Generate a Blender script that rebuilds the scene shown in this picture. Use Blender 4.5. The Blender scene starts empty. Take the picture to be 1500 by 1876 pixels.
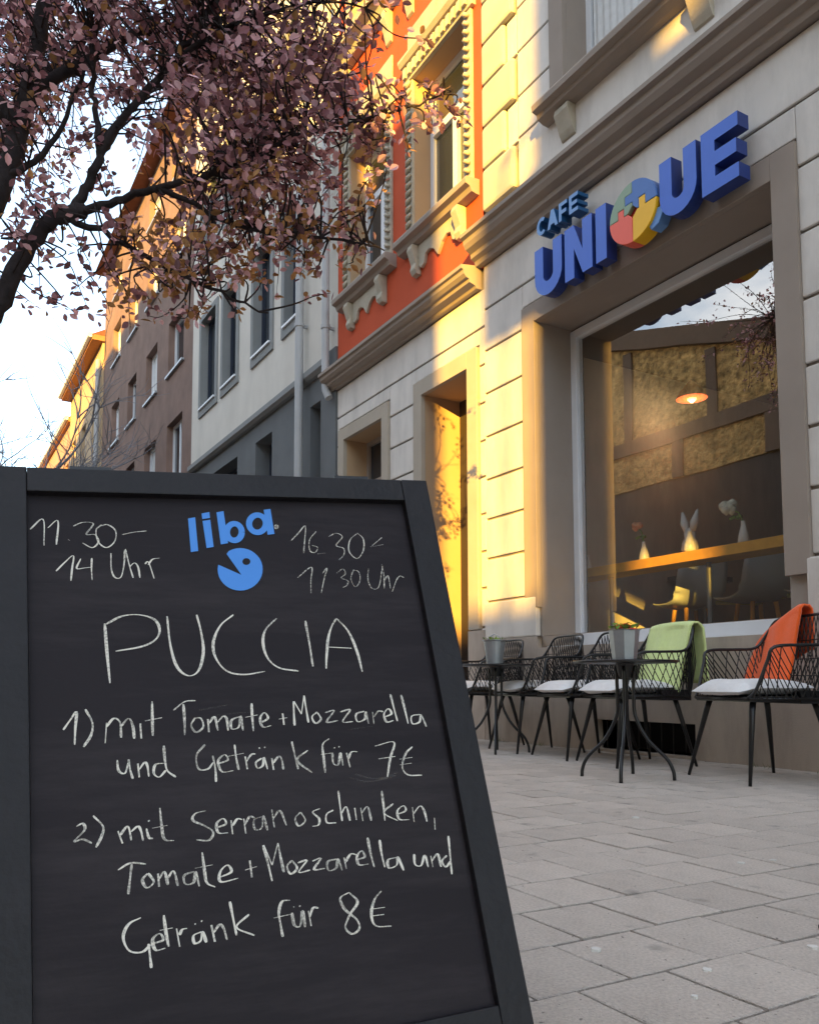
import bpy, bmesh, math, random
from mathutils import Vector, Matrix, noise
R = math.radians
random.seed(7)
scene = bpy.context.scene
COL = scene.collection

# ------------------------------------------------------------------ camera
F_PX, CX, CY, W_PX, H_PX = 1520.0, 700.0, 1137.0, 1500.0, 1876.0
cam_data = bpy.data.cameras.new('camera')
cam = bpy.data.objects.new('camera', cam_data)
COL.objects.link(cam)
YAW, PITCH = R(29.0), math.atan(116.0 / 1520.0)
fwd = Vector((-math.cos(YAW) * math.cos(PITCH), math.sin(YAW) * math.cos(PITCH), math.sin(PITCH)))
cam.location = (0, 0, 0.5)
cam.rotation_euler = fwd.to_track_quat('-Z', 'Y').to_euler()
cam_data.sensor_fit = 'VERTICAL'
cam_data.sensor_height = 36.0
cam_data.lens = 36.0 * F_PX / H_PX
cam_data.shift_x = (W_PX / 2 - CX) / H_PX
cam_data.shift_y = (CY - H_PX / 2) / H_PX
cam_data.clip_start = 0.05
cam_data.clip_end = 600
scene.camera = cam

# ------------------------------------------------------------------ light
SUN_EL, SUN_T = R(11.29), 1.35            # elevation; sideways lean (tan of the angle off the street's normal)
sun_dir = Vector((SUN_T, -1.0, 0)).normalized() * math.cos(SUN_EL) + Vector((0, 0, math.sin(SUN_EL)))
world = bpy.data.worlds.new('World')
scene.world = world
world.use_nodes = True
wn, wl = world.node_tree.nodes, world.node_tree.links
wn.clear()
out = wn.new('ShaderNodeOutputWorld'); bg = wn.new('ShaderNodeBackground')
sky = wn.new('ShaderNodeTexSky'); sky.sky_type = 'NISHITA'; sky.sun_disc = False
sky.sun_elevation = SUN_EL; sky.air_density = 1.0; sky.dust_density = 0.2; sky.ozone_density = 1.3
sky.sun_rotation = math.atan2(sun_dir.x, sun_dir.y)
tc = wn.new('ShaderNodeTexCoord'); mp = wn.new('ShaderNodeMapping'); mp.inputs['Scale'].default_value = (1.0, 1.0, 2.6)
cn = wn.new('ShaderNodeTexNoise'); cn.inputs['Scale'].default_value = 2.6; cn.inputs['Detail'].default_value = 8; cn.inputs['Roughness'].default_value = 0.6
cr = wn.new('ShaderNodeValToRGB'); cr.color_ramp.elements[0].position = 0.46; cr.color_ramp.elements[1].position = 0.72
cr.color_ramp.elements[0].color = (0.12, 0.12, 0.12, 1); cr.color_ramp.elements[1].color = (0.85, 0.85, 0.85, 1)
mx = wn.new('ShaderNodeMix'); mx.data_type = 'RGBA'
CLOUD = 5.4
mx.inputs[7].default_value = (CLOUD * 1.0, CLOUD * 0.96, CLOUD * 0.90, 1)
bg.inputs['Strength'].default_value = 0.13
wl.new(tc.outputs['Generated'], mp.inputs['Vector']); wl.new(mp.outputs[0], cn.inputs['Vector']); wl.new(cn.outputs['Fac'], cr.inputs[0])
wl.new(cr.outputs[0], mx.inputs[0]); wl.new(sky.outputs[0], mx.inputs[6]); wl.new(mx.outputs[2], bg.inputs[0]); wl.new(bg.outputs[0], out.inputs[0])
sd = bpy.data.lights.new('sun', 'SUN'); sd.energy = 3.7; sd.angle = R(0.32); sd.color = (1.0, 0.56, 0.08)
sun = bpy.data.objects.new('sun', sd); COL.objects.link(sun)
sun.rotation_euler = (-sun_dir).to_track_quat('-Z', 'Y').to_euler()
sun.location = (0, 0, 30)
scene.view_settings.view_transform = 'Standard'
scene.view_settings.look = 'None'
scene.view_settings.exposure = 2.35
scene.view_settings.gamma = 1
scene.view_settings.use_curve_mapping = False

# ------------------------------------------------------------------ materials
M = {}
def mat(name, col_, *a_, **k_):
    bd = k_.pop('bdist', 0.01); m = mat0(name, col_, *a_, **k_)
    for q in m.node_tree.nodes:
        if q.type == 'BUMP': q.inputs['Distance'].default_value = bd
    return m
def mat0(name, col, rough=0.8, var=0.12, nscale=6.0, bump=0.0, bscale=60.0, metal=0.0, spec=0.3, dirt=0.0, dscale=1.2, island=0.0, translucent=0.0, coord='Object', sheen=0.0, streak=0.0):
    m = bpy.data.materials.new(name); m.use_nodes = True
    n, l = m.node_tree.nodes, m.node_tree.links
    b = n['Principled BSDF']
    b.inputs['Roughness'].default_value = rough; b.inputs['Metallic'].default_value = metal
    b.inputs['Specular IOR Level'].default_value = spec
    if sheen: b.inputs['Sheen Weight'].default_value = sheen
    t = n.new('ShaderNodeTexCoord'); src = t.outputs[coord]
    no = n.new('ShaderNodeTexNoise'); no.inputs['Scale'].default_value = nscale; no.inputs['Detail'].default_value = 6
    l.new(src, no.inputs['Vector'])
    mr = n.new('ShaderNodeMapRange'); mr.inputs['To Min'].default_value = 1 - var; mr.inputs['To Max'].default_value = 1 + var
    mr.inputs['From Min'].default_value = 0.25; mr.inputs['From Max'].default_value = 0.75
    l.new(no.outputs['Fac'], mr.inputs['Value'])
    val = mr.outputs[0]
    if dirt:
        d = n.new('ShaderNodeTexNoise'); d.inputs['Scale'].default_value = dscale; d.inputs['Detail'].default_value = 9; d.inputs['Roughness'].default_value = 0.65
        if streak:
            mpp = n.new('ShaderNodeMapping'); mpp.inputs['Scale'].default_value = (streak, streak, 1); l.new(src, mpp.inputs[0]); l.new(mpp.outputs[0], d.inputs['Vector'])
        else: l.new(src, d.inputs['Vector'])
        dr = n.new('ShaderNodeMapRange'); dr.inputs['From Min'].default_value = 0.42; dr.inputs['From Max'].default_value = 0.7
        dr.inputs['To Min'].default_value = 1.0; dr.inputs['To Max'].default_value = 1 - dirt
        l.new(d.outputs['Fac'], dr.inputs['Value'])
        mu = n.new('ShaderNodeMath'); mu.operation = 'MULTIPLY'; l.new(val, mu.inputs[0]); l.new(dr.outputs[0], mu.inputs[1]); val = mu.outputs[0]
    if island:
        g = n.new('ShaderNodeNewGeometry'); oi = n.new('ShaderNodeObjectInfo')
        ad = n.new('ShaderNodeMath'); ad.operation = 'ADD'; l.new(g.outputs['Random Per Island'], ad.inputs[0]); l.new(oi.outputs['Random'], ad.inputs[1])
        fr = n.new('ShaderNodeMath'); fr.operation = 'FRACT'; l.new(ad.outputs[0], fr.inputs[0])
        ir = n.new('ShaderNodeMapRange'); ir.inputs['To Min'].default_value = 1 - island; ir.inputs['To Max'].default_value = 1 + island
        l.new(fr.outputs[0], ir.inputs['Value'])
        mu = n.new('ShaderNodeMath'); mu.operation = 'MULTIPLY'; l.new(val, mu.inputs[0]); l.new(ir.outputs[0], mu.inputs[1]); val = mu.outputs[0]
    vm = n.new('ShaderNodeVectorMath'); vm.operation = 'SCALE'; vm.inputs[0].default_value = col
    l.new(val, vm.inputs['Scale']); l.new(vm.outputs[0], b.inputs['Base Color'])
    if bump:
        bn = n.new('ShaderNodeTexNoise'); bn.inputs['Scale'].default_value = bscale; bn.inputs['Detail'].default_value = 5
        l.new(src, bn.inputs['Vector'])
        bp = n.new('ShaderNodeBump'); bp.inputs['Strength'].default_value = bump; bp.inputs['Distance'].default_value = 0.01
        l.new(bn.outputs['Fac'], bp.inputs['Height']); l.new(bp.outputs[0], b.inputs['Normal'])
    if translucent:
        tr = n.new('ShaderNodeBsdfTranslucent'); l.new(vm.outputs[0], tr.inputs['Color'])
        ms = n.new('ShaderNodeMixShader'); ms.inputs[0].default_value = translucent
        l.new(b.outputs[0], ms.inputs[1]); l.new(tr.outputs[0], ms.inputs[2]); l.new(ms.outputs[0], n['Material Output'].inputs['Surface'])
    M[name] = m
    return m
def glass(name, refl, tint=(1, 1, 1)):
    m = bpy.data.materials.new(name); m.use_nodes = True
    n, l = m.node_tree.nodes, m.node_tree.links
    n.remove(n['Principled BSDF'])
    t = n.new('ShaderNodeBsdfTransparent'); t.inputs[0].default_value = (*tint, 1)
    g = n.new('ShaderNodeBsdfGlossy'); g.inputs['Roughness'].default_value = 0.0
    tcn = n.new('ShaderNodeTexCoord'); wv = n.new('ShaderNodeTexNoise'); wv.inputs['Scale'].default_value = 1.3; wv.inputs['Detail'].default_value = 1
    l.new(tcn.outputs['Object'], wv.inputs['Vector'])
    bp = n.new('ShaderNodeBump'); bp.inputs['Strength'].default_value = 0.05; bp.inputs['Distance'].default_value = 0.02
    l.new(wv.outputs['Fac'], bp.inputs['Height']); l.new(bp.outputs[0], g.inputs['Normal'])
    lw = n.new('ShaderNodeLayerWeight'); f = n.new('ShaderNodeMath'); f.operation = 'POWER'; f.inputs[1].default_value = 4; l.new(lw.outputs['Facing'], f.inputs[0])
    a = n.new('ShaderNodeMath'); a.operation = 'ADD'; a.inputs[1].default_value = refl; a.use_clamp = True; l.new(f.outputs[0], a.inputs[0])
    mi = n.new('ShaderNodeMixShader'); l.new(a.outputs[0], mi.inputs[0]); l.new(t.outputs[0], mi.inputs[1]); l.new(g.outputs[0], mi.inputs[2])
    l.new(mi.outputs[0], n['Material Output'].inputs['Surface'])
    M[name] = m

mat('light_render', (0.69, 0.645, 0.585), 0.9, 0.06, 3, 0.2, 200, dirt=0.20, dscale=1.1, streak=3.5)
mat('taupe_render', (0.32, 0.265, 0.22), 0.85, 0.05, 3, 0.12, 220, dirt=0.1)
mat('sand_trim', (0.43, 0.37, 0.295), 0.85, 0.05, 3, 0.12, 220, dirt=0.12)
mat('plinth_render', (0.46, 0.385, 0.32), 0.9, 0.07, 3, 0.2, 160, dirt=0.3, dscale=1.0, streak=4)
mat('groove_render', (0.33, 0.29, 0.25), 0.95, 0.08, 6, 0.15, 200)
mat('quoin_render', (0.50, 0.48, 0.38), 0.9, 0.06, 3, 0.15, 200, dirt=0.12)
mat('orange_render', (0.52, 0.085, 0.032), 0.9, 0.06, 3, 0.15, 220, dirt=0.08)
mat('cream_stone', (0.46, 0.41, 0.32), 0.85, 0.10, 5, 0.25, 60, dirt=0.22, dscale=4)
mat('jamb_render', (0.46, 0.31, 0.18), 0.85, 0.05, 3, 0.1, 200)
mat('white_render', (0.64, 0.60, 0.53), 0.9, 0.05, 2, 0.15, 200, dirt=0.10, dscale=0.8, streak=2)
mat('grey_render', (0.14, 0.148, 0.152), 0.9, 0.06, 2, 0.15, 200, dirt=0.15)
mat('grey_trim', (0.24, 0.245, 0.24), 0.85, 0.06, 3)
mat('brown_render', (0.23, 0.15, 0.12), 0.95, 0.14, 2.2, 0.5, 45, dirt=0.2)
mat('ochre_render', (0.50, 0.36, 0.22), 0.9, 0.08, 2, 0.2, 60, dirt=0.15)
mat('pink_render', (0.50, 0.30, 0.22), 0.9, 0.08, 2, 0.2, 60, dirt=0.15)
mat('yellow_render', (0.62, 0.46, 0.22), 0.9, 0.08, 2, 0.2, 60, dirt=0.15)
mat('rough_stucco', (0.62, 0.38, 0.14), 0.95, 0.75, 4.5, 1.0, 7, dirt=0.55, dscale=1.1, bdist=0.12)
mat('shop_brown', (0.06, 0.045, 0.035), 0.6, 0.1)
mat('band_brown', (0.16, 0.105, 0.07), 0.8, 0.1)
mat('roof_tile', (0.16, 0.07, 0.045), 0.85, 0.2, 8, 0.4, 20)
mat('eave_wood', (0.36, 0.17, 0.07), 0.7, 0.15, 8)
mat('white_paint', (0.72, 0.73, 0.74), 0.4, 0.03, 6, spec=0.4)
mat('pipe_paint', (0.40, 0.40, 0.40), 0.5, 0.08, 6, spec=0.4, dirt=0.2, dscale=3)
mat('zinc', (0.36, 0.38, 0.40), 0.42, 0.14, 9, 0.1, 40, metal=0.6)
mat('dark_opening', (0.012, 0.012, 0.014), 0.8, 0.1)
mat('shutter_blue', (0.028, 0.036, 0.055), 0.5, 0.1)
mat('curtain', (0.62, 0.62, 0.60), 0.9, 0.1, 12)
mat('dark_glass', (0.02, 0.026, 0.034), 0.03, 0.1, 2, spec=1.0)
glass('window_glass', 0.36, (0.93, 0.95, 0.94))
mat('asphalt', (0.055, 0.055, 0.056), 0.95, 0.2, 8, 0.5, 180, dirt=0.2)
mat('joint_dirt', (0.022, 0.017, 0.013), 1.0, 0.3, 20, 0.4, 120)
mat('slab_concrete', (0.56, 0.49, 0.43), 0.9, 0.18, 150, 0.7, 300, dirt=0.13, dscale=7, island=0.07)
m_ = M['slab_concrete']; n_, l_ = m_.node_tree.nodes, m_.node_tree.links
b_ = n_['Principled BSDF']; src_ = b_.inputs['Base Color'].links[0].from_socket
t_ = n_.new('ShaderNodeNewGeometry'); x_ = src_
for sc_, lo_, hi_, dk_ in ((70, .69, .72, (0.10, 0.09, 0.08, 1)), (9, .62, .75, (0.24, 0.215, 0.19, 1)), (110, .735, .75, (0.75, 0.74, 0.72, 1))):
    z_ = n_.new('ShaderNodeTexNoise'); z_.inputs['Scale'].default_value = sc_; z_.inputs['Detail'].default_value = 3; l_.new(t_.outputs['Position'], z_.inputs[0])
    r_ = n_.new('ShaderNodeMapRange'); r_.inputs['From Min'].default_value = lo_; r_.inputs['From Max'].default_value = hi_; r_.inputs['To Max'].default_value = 0.7; l_.new(z_.outputs[0], r_.inputs['Value'])
    q_ = n_.new('ShaderNodeMix'); q_.data_type = 'RGBA'; q_.inputs[7].default_value = dk_; l_.new(r_.outputs[0], q_.inputs[0]); l_.new(x_, q_.inputs[6]); x_ = q_.outputs[2]
l_.new(x_, b_.inputs['Base Color'])
mat('kerb_stone', (0.30, 0.29, 0.28), 0.9, 0.15, 20, 0.4, 120)
mat('road_paint', (0.7, 0.7, 0.68), 0.7, 0.1)
mat('gum', (0.62, 0.60, 0.56), 0.8, 0.1)
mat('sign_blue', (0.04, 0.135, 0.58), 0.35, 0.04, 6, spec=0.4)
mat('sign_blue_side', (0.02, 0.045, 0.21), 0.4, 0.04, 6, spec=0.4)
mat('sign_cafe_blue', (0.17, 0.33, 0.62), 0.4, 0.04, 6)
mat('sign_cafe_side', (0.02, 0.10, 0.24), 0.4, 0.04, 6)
mat('piece_green', (0.26, 0.36, 0.25), 0.4, 0.04, 6)
mat('piece_blue', (0.08, 0.18, 0.46), 0.4, 0.04, 6)
mat('piece_red', (0.88, 0.14, 0.09), 0.4, 0.04, 6)
mat('piece_yellow', (0.92, 0.50, 0.02), 0.4, 0.04, 6)
mat('piece_heart', (0.35, 0.01, 0.012), 0.4, 0.04, 6)
mat('piece_tail', (0.16, 0.33, 0.66), 0.4, 0.04, 6)
mat('black_steel', (0.006, 0.006, 0.007), 0.38, 0.2, 20, 0.1, 90, spec=0.5)
mat('cushion', (0.76, 0.75, 0.74), 0.9, 0.05, 12, 0.8, 16, sheen=0.2, bdist=0.02)
mat('green_cloth', (0.72, 0.85, 0.34), 0.95, 0.05, 40, 0.5, 320, sheen=0.4)
mat('orange_cloth', (0.95, 0.125, 0.01), 0.95, 0.05, 40, 0.5, 320, sheen=0.3)
mat('counter_wood', (0.86, 0.43, 0.045), 0.5, 0.12, 14, spec=0.4)
mat('shell_grey', (0.70, 0.76, 0.80), 0.35, 0.04, 5, spec=0.5)
mat('seat_yellow', (0.80, 0.76, 0.30), 0.7, 0.04, 5)
mat('ceramic', (0.82, 0.81, 0.78), 0.25, 0.03, 5, spec=0.5)
mat('flower_peach', (0.85, 0.42, 0.22), 0.7, 0.1, 20)
mat('flower_white', (0.80, 0.78, 0.62), 0.7, 0.1, 20)
mat('flower_red', (0.60, 0.03, 0.03), 0.7, 0.1, 20)
mat('plant_green', (0.16, 0.26, 0.04), 0.7, 0.2, 20)
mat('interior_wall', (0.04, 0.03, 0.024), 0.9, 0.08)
mat('interior_floor', (0.16, 0.12, 0.09), 0.5, 0.2, 6)
mat('stripe_light', (0.85, 0.78, 0.70), 0.9, 0.05)
mat('stripe_dark', (0.20, 0.13, 0.07), 0.9, 0.05)
mat('blue_thing', (0.03, 0.22, 0.50), 0.6, 0.05)
mat('board_paint', (0.0145, 0.0105, 0.0135), 0.62, 0.2, 2.2, 0.05, 140, spec=0.22, dirt=0.0)
m_ = M['board_paint']; n_, l_ = m_.node_tree.nodes, m_.node_tree.links
b_ = n_['Principled BSDF']; src_ = b_.inputs['Base Color'].links[0].from_socket
t_ = n_.new('ShaderNodeTexCoord'); p_ = n_.new('ShaderNodeMapping'); p_.inputs['Scale'].default_value = (3.2, 1, 9); p_.inputs['Rotation'].default_value = (0, 0.35, 0)
z_ = n_.new('ShaderNodeTexNoise'); z_.inputs['Scale'].default_value = 1.6; z_.inputs['Detail'].default_value = 9; z_.inputs['Roughness'].default_value = 0.7
r_ = n_.new('ShaderNodeMapRange'); r_.inputs['From Min'].default_value = 0.47; r_.inputs['From Max'].default_value = 0.78; r_.inputs['To Max'].default_value = 0.55
x_ = n_.new('ShaderNodeMix'); x_.data_type = 'RGBA'; x_.inputs[7].default_value = (0.055, 0.045, 0.048, 1)
l_.new(t_.outputs['Object'], p_.inputs[0]); l_.new(p_.outputs[0], z_.inputs[0]); l_.new(z_.outputs[0], r_.inputs['Value']); l_.new(r_.outputs[0], x_.inputs[0]); l_.new(src_, x_.inputs[6]); l_.new(x_.outputs[2], b_.inputs['Base Color'])
mat('board_frame', (0.0135, 0.012, 0.0145), 0.55, 0.2, 14, 0.15, 90, spec=0.3)
mat('logo_blue', (0.07, 0.27, 0.74), 0.5, 0.05)
mat('bark', (0.026, 0.020, 0.021), 0.9, 0.35, 22, 0.8, 45)
mat('leaf_plum', (0.29, 0.145, 0.16), 0.6, 0.1, 9, island=0.6, translucent=0.55)
mat('leaf_pink', (0.74, 0.46, 0.48), 0.6, 0.1, 9, island=0.4, translucent=0.55)
mat('leaf_bronze', (0.42, 0.22, 0.085), 0.6, 0.1, 9, island=0.4, translucent=0.4)
mat('far_bark', (0.20, 0.20, 0.22), 0.9, 0.2, 6)
mat('weed', (0.07, 0.11, 0.03), 0.8, 0.2, 10)

def chalk_mat(name, amount):
    m = bpy.data.materials.new(name); m.use_nodes = True
    n, l = m.node_tree.nodes, m.node_tree.links
    b = n['Principled BSDF']; b.inputs['Roughness'].default_value = 0.95; b.inputs['Base Color'].default_value = (0.74, 0.70, 0.62, 1)
    t = n.new('ShaderNodeTexCoord')
    n1 = n.new('ShaderNodeTexNoise'); n1.inputs['Scale'].default_value = 420; n1.inputs['Detail'].default_value = 3
    n2 = n.new('ShaderNodeTexNoise'); n2.inputs['Scale'].default_value = 26; n2.inputs['Detail'].default_value = 3
    l.new(t.outputs['Object'], n1.inputs[0]); l.new(t.outputs['Object'], n2.inputs[0])
    ad = n.new('ShaderNodeMath'); ad.operation = 'MULTIPLY_ADD'; ad.inputs[1].default_value = 1.1
    l.new(n2.outputs[0], ad.inputs[0]); l.new(n1.outputs[0], ad.inputs[2])
    r = n.new('ShaderNodeMapRange'); r.inputs['From Min'].default_value = 1.58 - 0.75 * amount; r.inputs['From Max'].default_value = 1.78 - 0.65 * amount
    r.inputs['To Min'].default_value = 0.36 * amount; r.inputs['To Max'].default_value = min(1, 0.25 + 0.75 * amount)
    l.new(ad.outputs[0], r.inputs['Value'])
    tr = n.new('ShaderNodeBsdfTransparent'); mi = n.new('ShaderNodeMixShader')
    l.new(r.outputs[0], mi.inputs[0]); l.new(tr.outputs[0], mi.inputs[1]); l.new(b.outputs[0], mi.inputs[2]); l.new(mi.outputs[0], n['Material Output'].inputs['Surface'])
    M[name] = m
chalk_mat('chalk', 1.0); chalk_mat('chalk_faint', 0.86); chalk_mat('chalk_smudge', 0.12)

# ------------------------------------------------------------------ builders
ORG = {}
def tag(o, label=None, cat=None, group=None, kind=None):
    if label: o['label'] = label
    if cat: o['category'] = cat
    if group: o['group'] = group
    if kind: o['kind'] = kind
    return o
def thing(name, loc, label, cat, group=None, rz=0.0):
    o = bpy.data.objects.new(name, None); COL.objects.link(o)
    o.empty_display_size = 0.1; o.location = loc; o.rotation_euler.z = rz
    ORG[o] = Vector(loc)
    return tag(o, label, cat, group)

class MB:
    def __init__(s): s.v, s.f, s.m = [], [], []
    def add(s, vs, fs, mi=0):
        b = len(s.v); s.v += [tuple(p) for p in vs]
        for q in fs: s.f.append([b + i for i in q]); s.m.append(mi)
        return s
    def box(s, x0, x1, y0, y1, z0, z1, mi=0):
        if x0 > x1: x0, x1 = x1, x0
        return s.add([(x0, y0, z0), (x1, y0, z0), (x1, y1, z0), (x0, y1, z0), (x0, y0, z1), (x1, y0, z1), (x1, y1, z1), (x0, y1, z1)],
                     [(0, 3, 2, 1), (4, 5, 6, 7), (0, 1, 5, 4), (1, 2, 6, 5), (2, 3, 7, 6), (3, 0, 4, 7)], mi)
    def prism(s, pts, y0, y1, mi=0, side=None):      # outline in x,z going anticlockwise as seen from the street (-y), from y0 (front) to y1
        n = len(pts); b = len(s.v)
        s.v += [(p[0], y0, p[1]) for p in pts] + [(p[0], y1, p[1]) for p in pts]
        s.f.append([b + i for i in range(n)]); s.m.append(mi)
        s.f.append([b + n + i for i in reversed(range(n))]); s.m.append(mi if side is None else side)
        for i in range(n):
            j = (i + 1) % n; s.f.append([b + j, b + i, b + n + i, b + n + j]); s.m.append(mi if side is None else side)
        return s
    def profile(s, prof, x0, x1, mi=0):              # y,z outline swept along x
        n = len(prof); b = len(s.v)
        s.v += [(x0, p[0], p[1]) for p in prof] + [(x1, p[0], p[1]) for p in prof]
        s.f.append([b + i for i in range(n)]); s.f.append([b + n + i for i in reversed(range(n))]); s.m += [mi, mi]
        for i in range(n):
            j = (i + 1) % n; s.f.append([b + j, b + i, b + n + i, b + n + j]); s.m.append(mi)
        return s
    def tube(s, path, rad, sides=6, mi=0, cap=True):
        path = [Vector(p) for p in path]; n = len(path)
        if not isinstance(rad, (list, tuple)): rad = [rad] * n
        b = len(s.v); prev = None
        for i, p in enumerate(path):
            t = (path[min(i + 1, n - 1)] - path[max(i - 1, 0)])
            t = t.normalized() if t.length > 1e-9 else Vector((0, 0, 1))
            if prev is None:
                a = Vector((0, 0, 1)) if abs(t.z) < 0.9 else Vector((1, 0, 0)); u = t.cross(a).normalized()
            else:
                u = prev - t * prev.dot(t); u = u.normalized() if u.length > 1e-6 else t.orthogonal().normalized()
            prev = u; w = t.cross(u)
            for k in range(sides):
                a = 2 * math.pi * k / sides
                s.v.append(tuple(p + (u * math.cos(a) + w * math.sin(a)) * rad[i]))
        for i in range(n - 1):
            for k in range(sides):
                k2 = (k + 1) % sides
                s.f.append([b + i * sides + k, b + i * sides + k2, b + (i + 1) * sides + k2, b + (i + 1) * sides + k]); s.m.append(mi)
        if cap:
            s.f.append([b + k for k in reversed(range(sides))]); s.f.append([b + (n - 1) * sides + k for k in range(sides)]); s.m += [mi, mi]
        return s
    def lathe(s, c, prof, sides=20, mi=0):
        b = len(s.v); n = len(prof)
        for r, z in prof:
            for k in range(sides):
                a = 2 * math.pi * k / sides; s.v.append((c[0] + r * math.cos(a), c[1] + r * math.sin(a), c[2] + z))
        for i in range(n - 1):
            for k in range(sides):
                k2 = (k + 1) % sides
                s.f.append([b + i * sides + k, b + i * sides + k2, b + (i + 1) * sides + k2, b + (i + 1) * sides + k]); s.m.append(mi)
        s.f.append([b + k for k in reversed(range(sides))]); s.f.append([b + (n - 1) * sides + k for k in range(sides)]); s.m += [mi, mi]
        return s
    def grid(s, fn, nu, nv, mi=0):
        b = len(s.v)
        for j in range(nv + 1):
            for i in range(nu + 1): s.v.append(tuple(fn(i / nu, j / nv)))
        for j in range(nv):
            for i in range(nu):
                a = b + j * (nu + 1) + i; s.f.append([a, a + 1, a + nu + 2, a + nu + 1]); s.m.append(mi)
        return s
    def wall(s, x0, x1, z0, z1, yf, depth, holes, mi=0, rev=None):   # front sheet with real openings and their reveals
        rev = mi if rev is None else rev
        xs = sorted({x0, x1, *[h[0] for h in holes], *[h[1] for h in holes]}); zs = sorted({z0, z1, *[h[2] for h in holes], *[h[3] for h in holes]})
        xs = [x for x in xs if x0 <= x <= x1]; zs = [z for z in zs if z0 <= z <= z1]
        for i in range(len(xs) - 1):
            for j in range(len(zs) - 1):
                cx, cz = (xs[i] + xs[i + 1]) / 2, (zs[j] + zs[j + 1]) / 2
                if any(h[0] < cx < h[1] and h[2] < cz < h[3] for h in holes): continue
                s.add([(xs[i], yf, zs[j]), (xs[i + 1], yf, zs[j]), (xs[i + 1], yf, zs[j + 1]), (xs[i], yf, zs[j + 1])], [(0, 1, 2, 3)], mi)
        for h in holes:
            a, b, c, d = h[:4]; dp = h[4] if len(h) > 4 else depth; y = yf + dp
            s.add([(a, yf, c), (a, y, c), (a, y, d), (a, yf, d)], [(0, 1, 2, 3)], rev)
            s.add([(b, yf, c), (b, y, c), (b, y, d), (b, yf, d)], [(3, 2, 1, 0)], rev)
            s.add([(a, yf, d), (a, y, d), (b, y, d), (b, yf, d)], [(0, 1, 2, 3)], rev)
            s.add([(a, yf, c), (a, y, c), (b, y, c), (b, yf, c)], [(3, 2, 1, 0)], rev)
        return s
    def build(s, name, mats, parent=None, label=None, cat=None, group=None, kind=None, smooth=False, bevel=0.0, local=False, loc=None):
        me = bpy.data.meshes.new(name)
        off = Vector((0, 0, 0))
        if parent is not None and not local:
            off = ORG.get(parent, Vector((0, 0, 0)))
        if loc is not None: off = Vector(loc)
        me.from_pydata([(p[0] - off.x, p[1] - off.y, p[2] - off.z) for p in s.v], [], s.f)
        mats = mats if isinstance(mats, (list, tuple)) else [mats]
        for k in mats: me.materials.append(M[k])
        me.polygons.foreach_set('material_index', s.m)
        if bevel:
            bm = bmesh.new(); bm.from_mesh(me)
            bmesh.ops.remove_doubles(bm, verts=bm.verts, dist=1e-6)
            es = [e for e in bm.edges if len(e.link_faces) == 2 and e.calc_face_angle(0) > 0.5]
            bmesh.ops.bevel(bm, geom=es, offset=bevel, segments=2, affect='EDGES', profile=0.6)
            bm.to_mesh(me); bm.free()
        if smooth:
            me.polygons.foreach_set('use_smooth', [True] * len(me.polygons))
        me.update()
        o = bpy.data.objects.new(name, me); COL.objects.link(o)
        if parent is not None:
            o.parent = parent; ORG[o] = ORG.get(parent, Vector((0, 0, 0))) if not local else Vector((0, 0, 0))
        else:
            if loc is not None: o.location = loc
            ORG[o] = off
        return tag(o, label, cat, group, kind)

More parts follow.
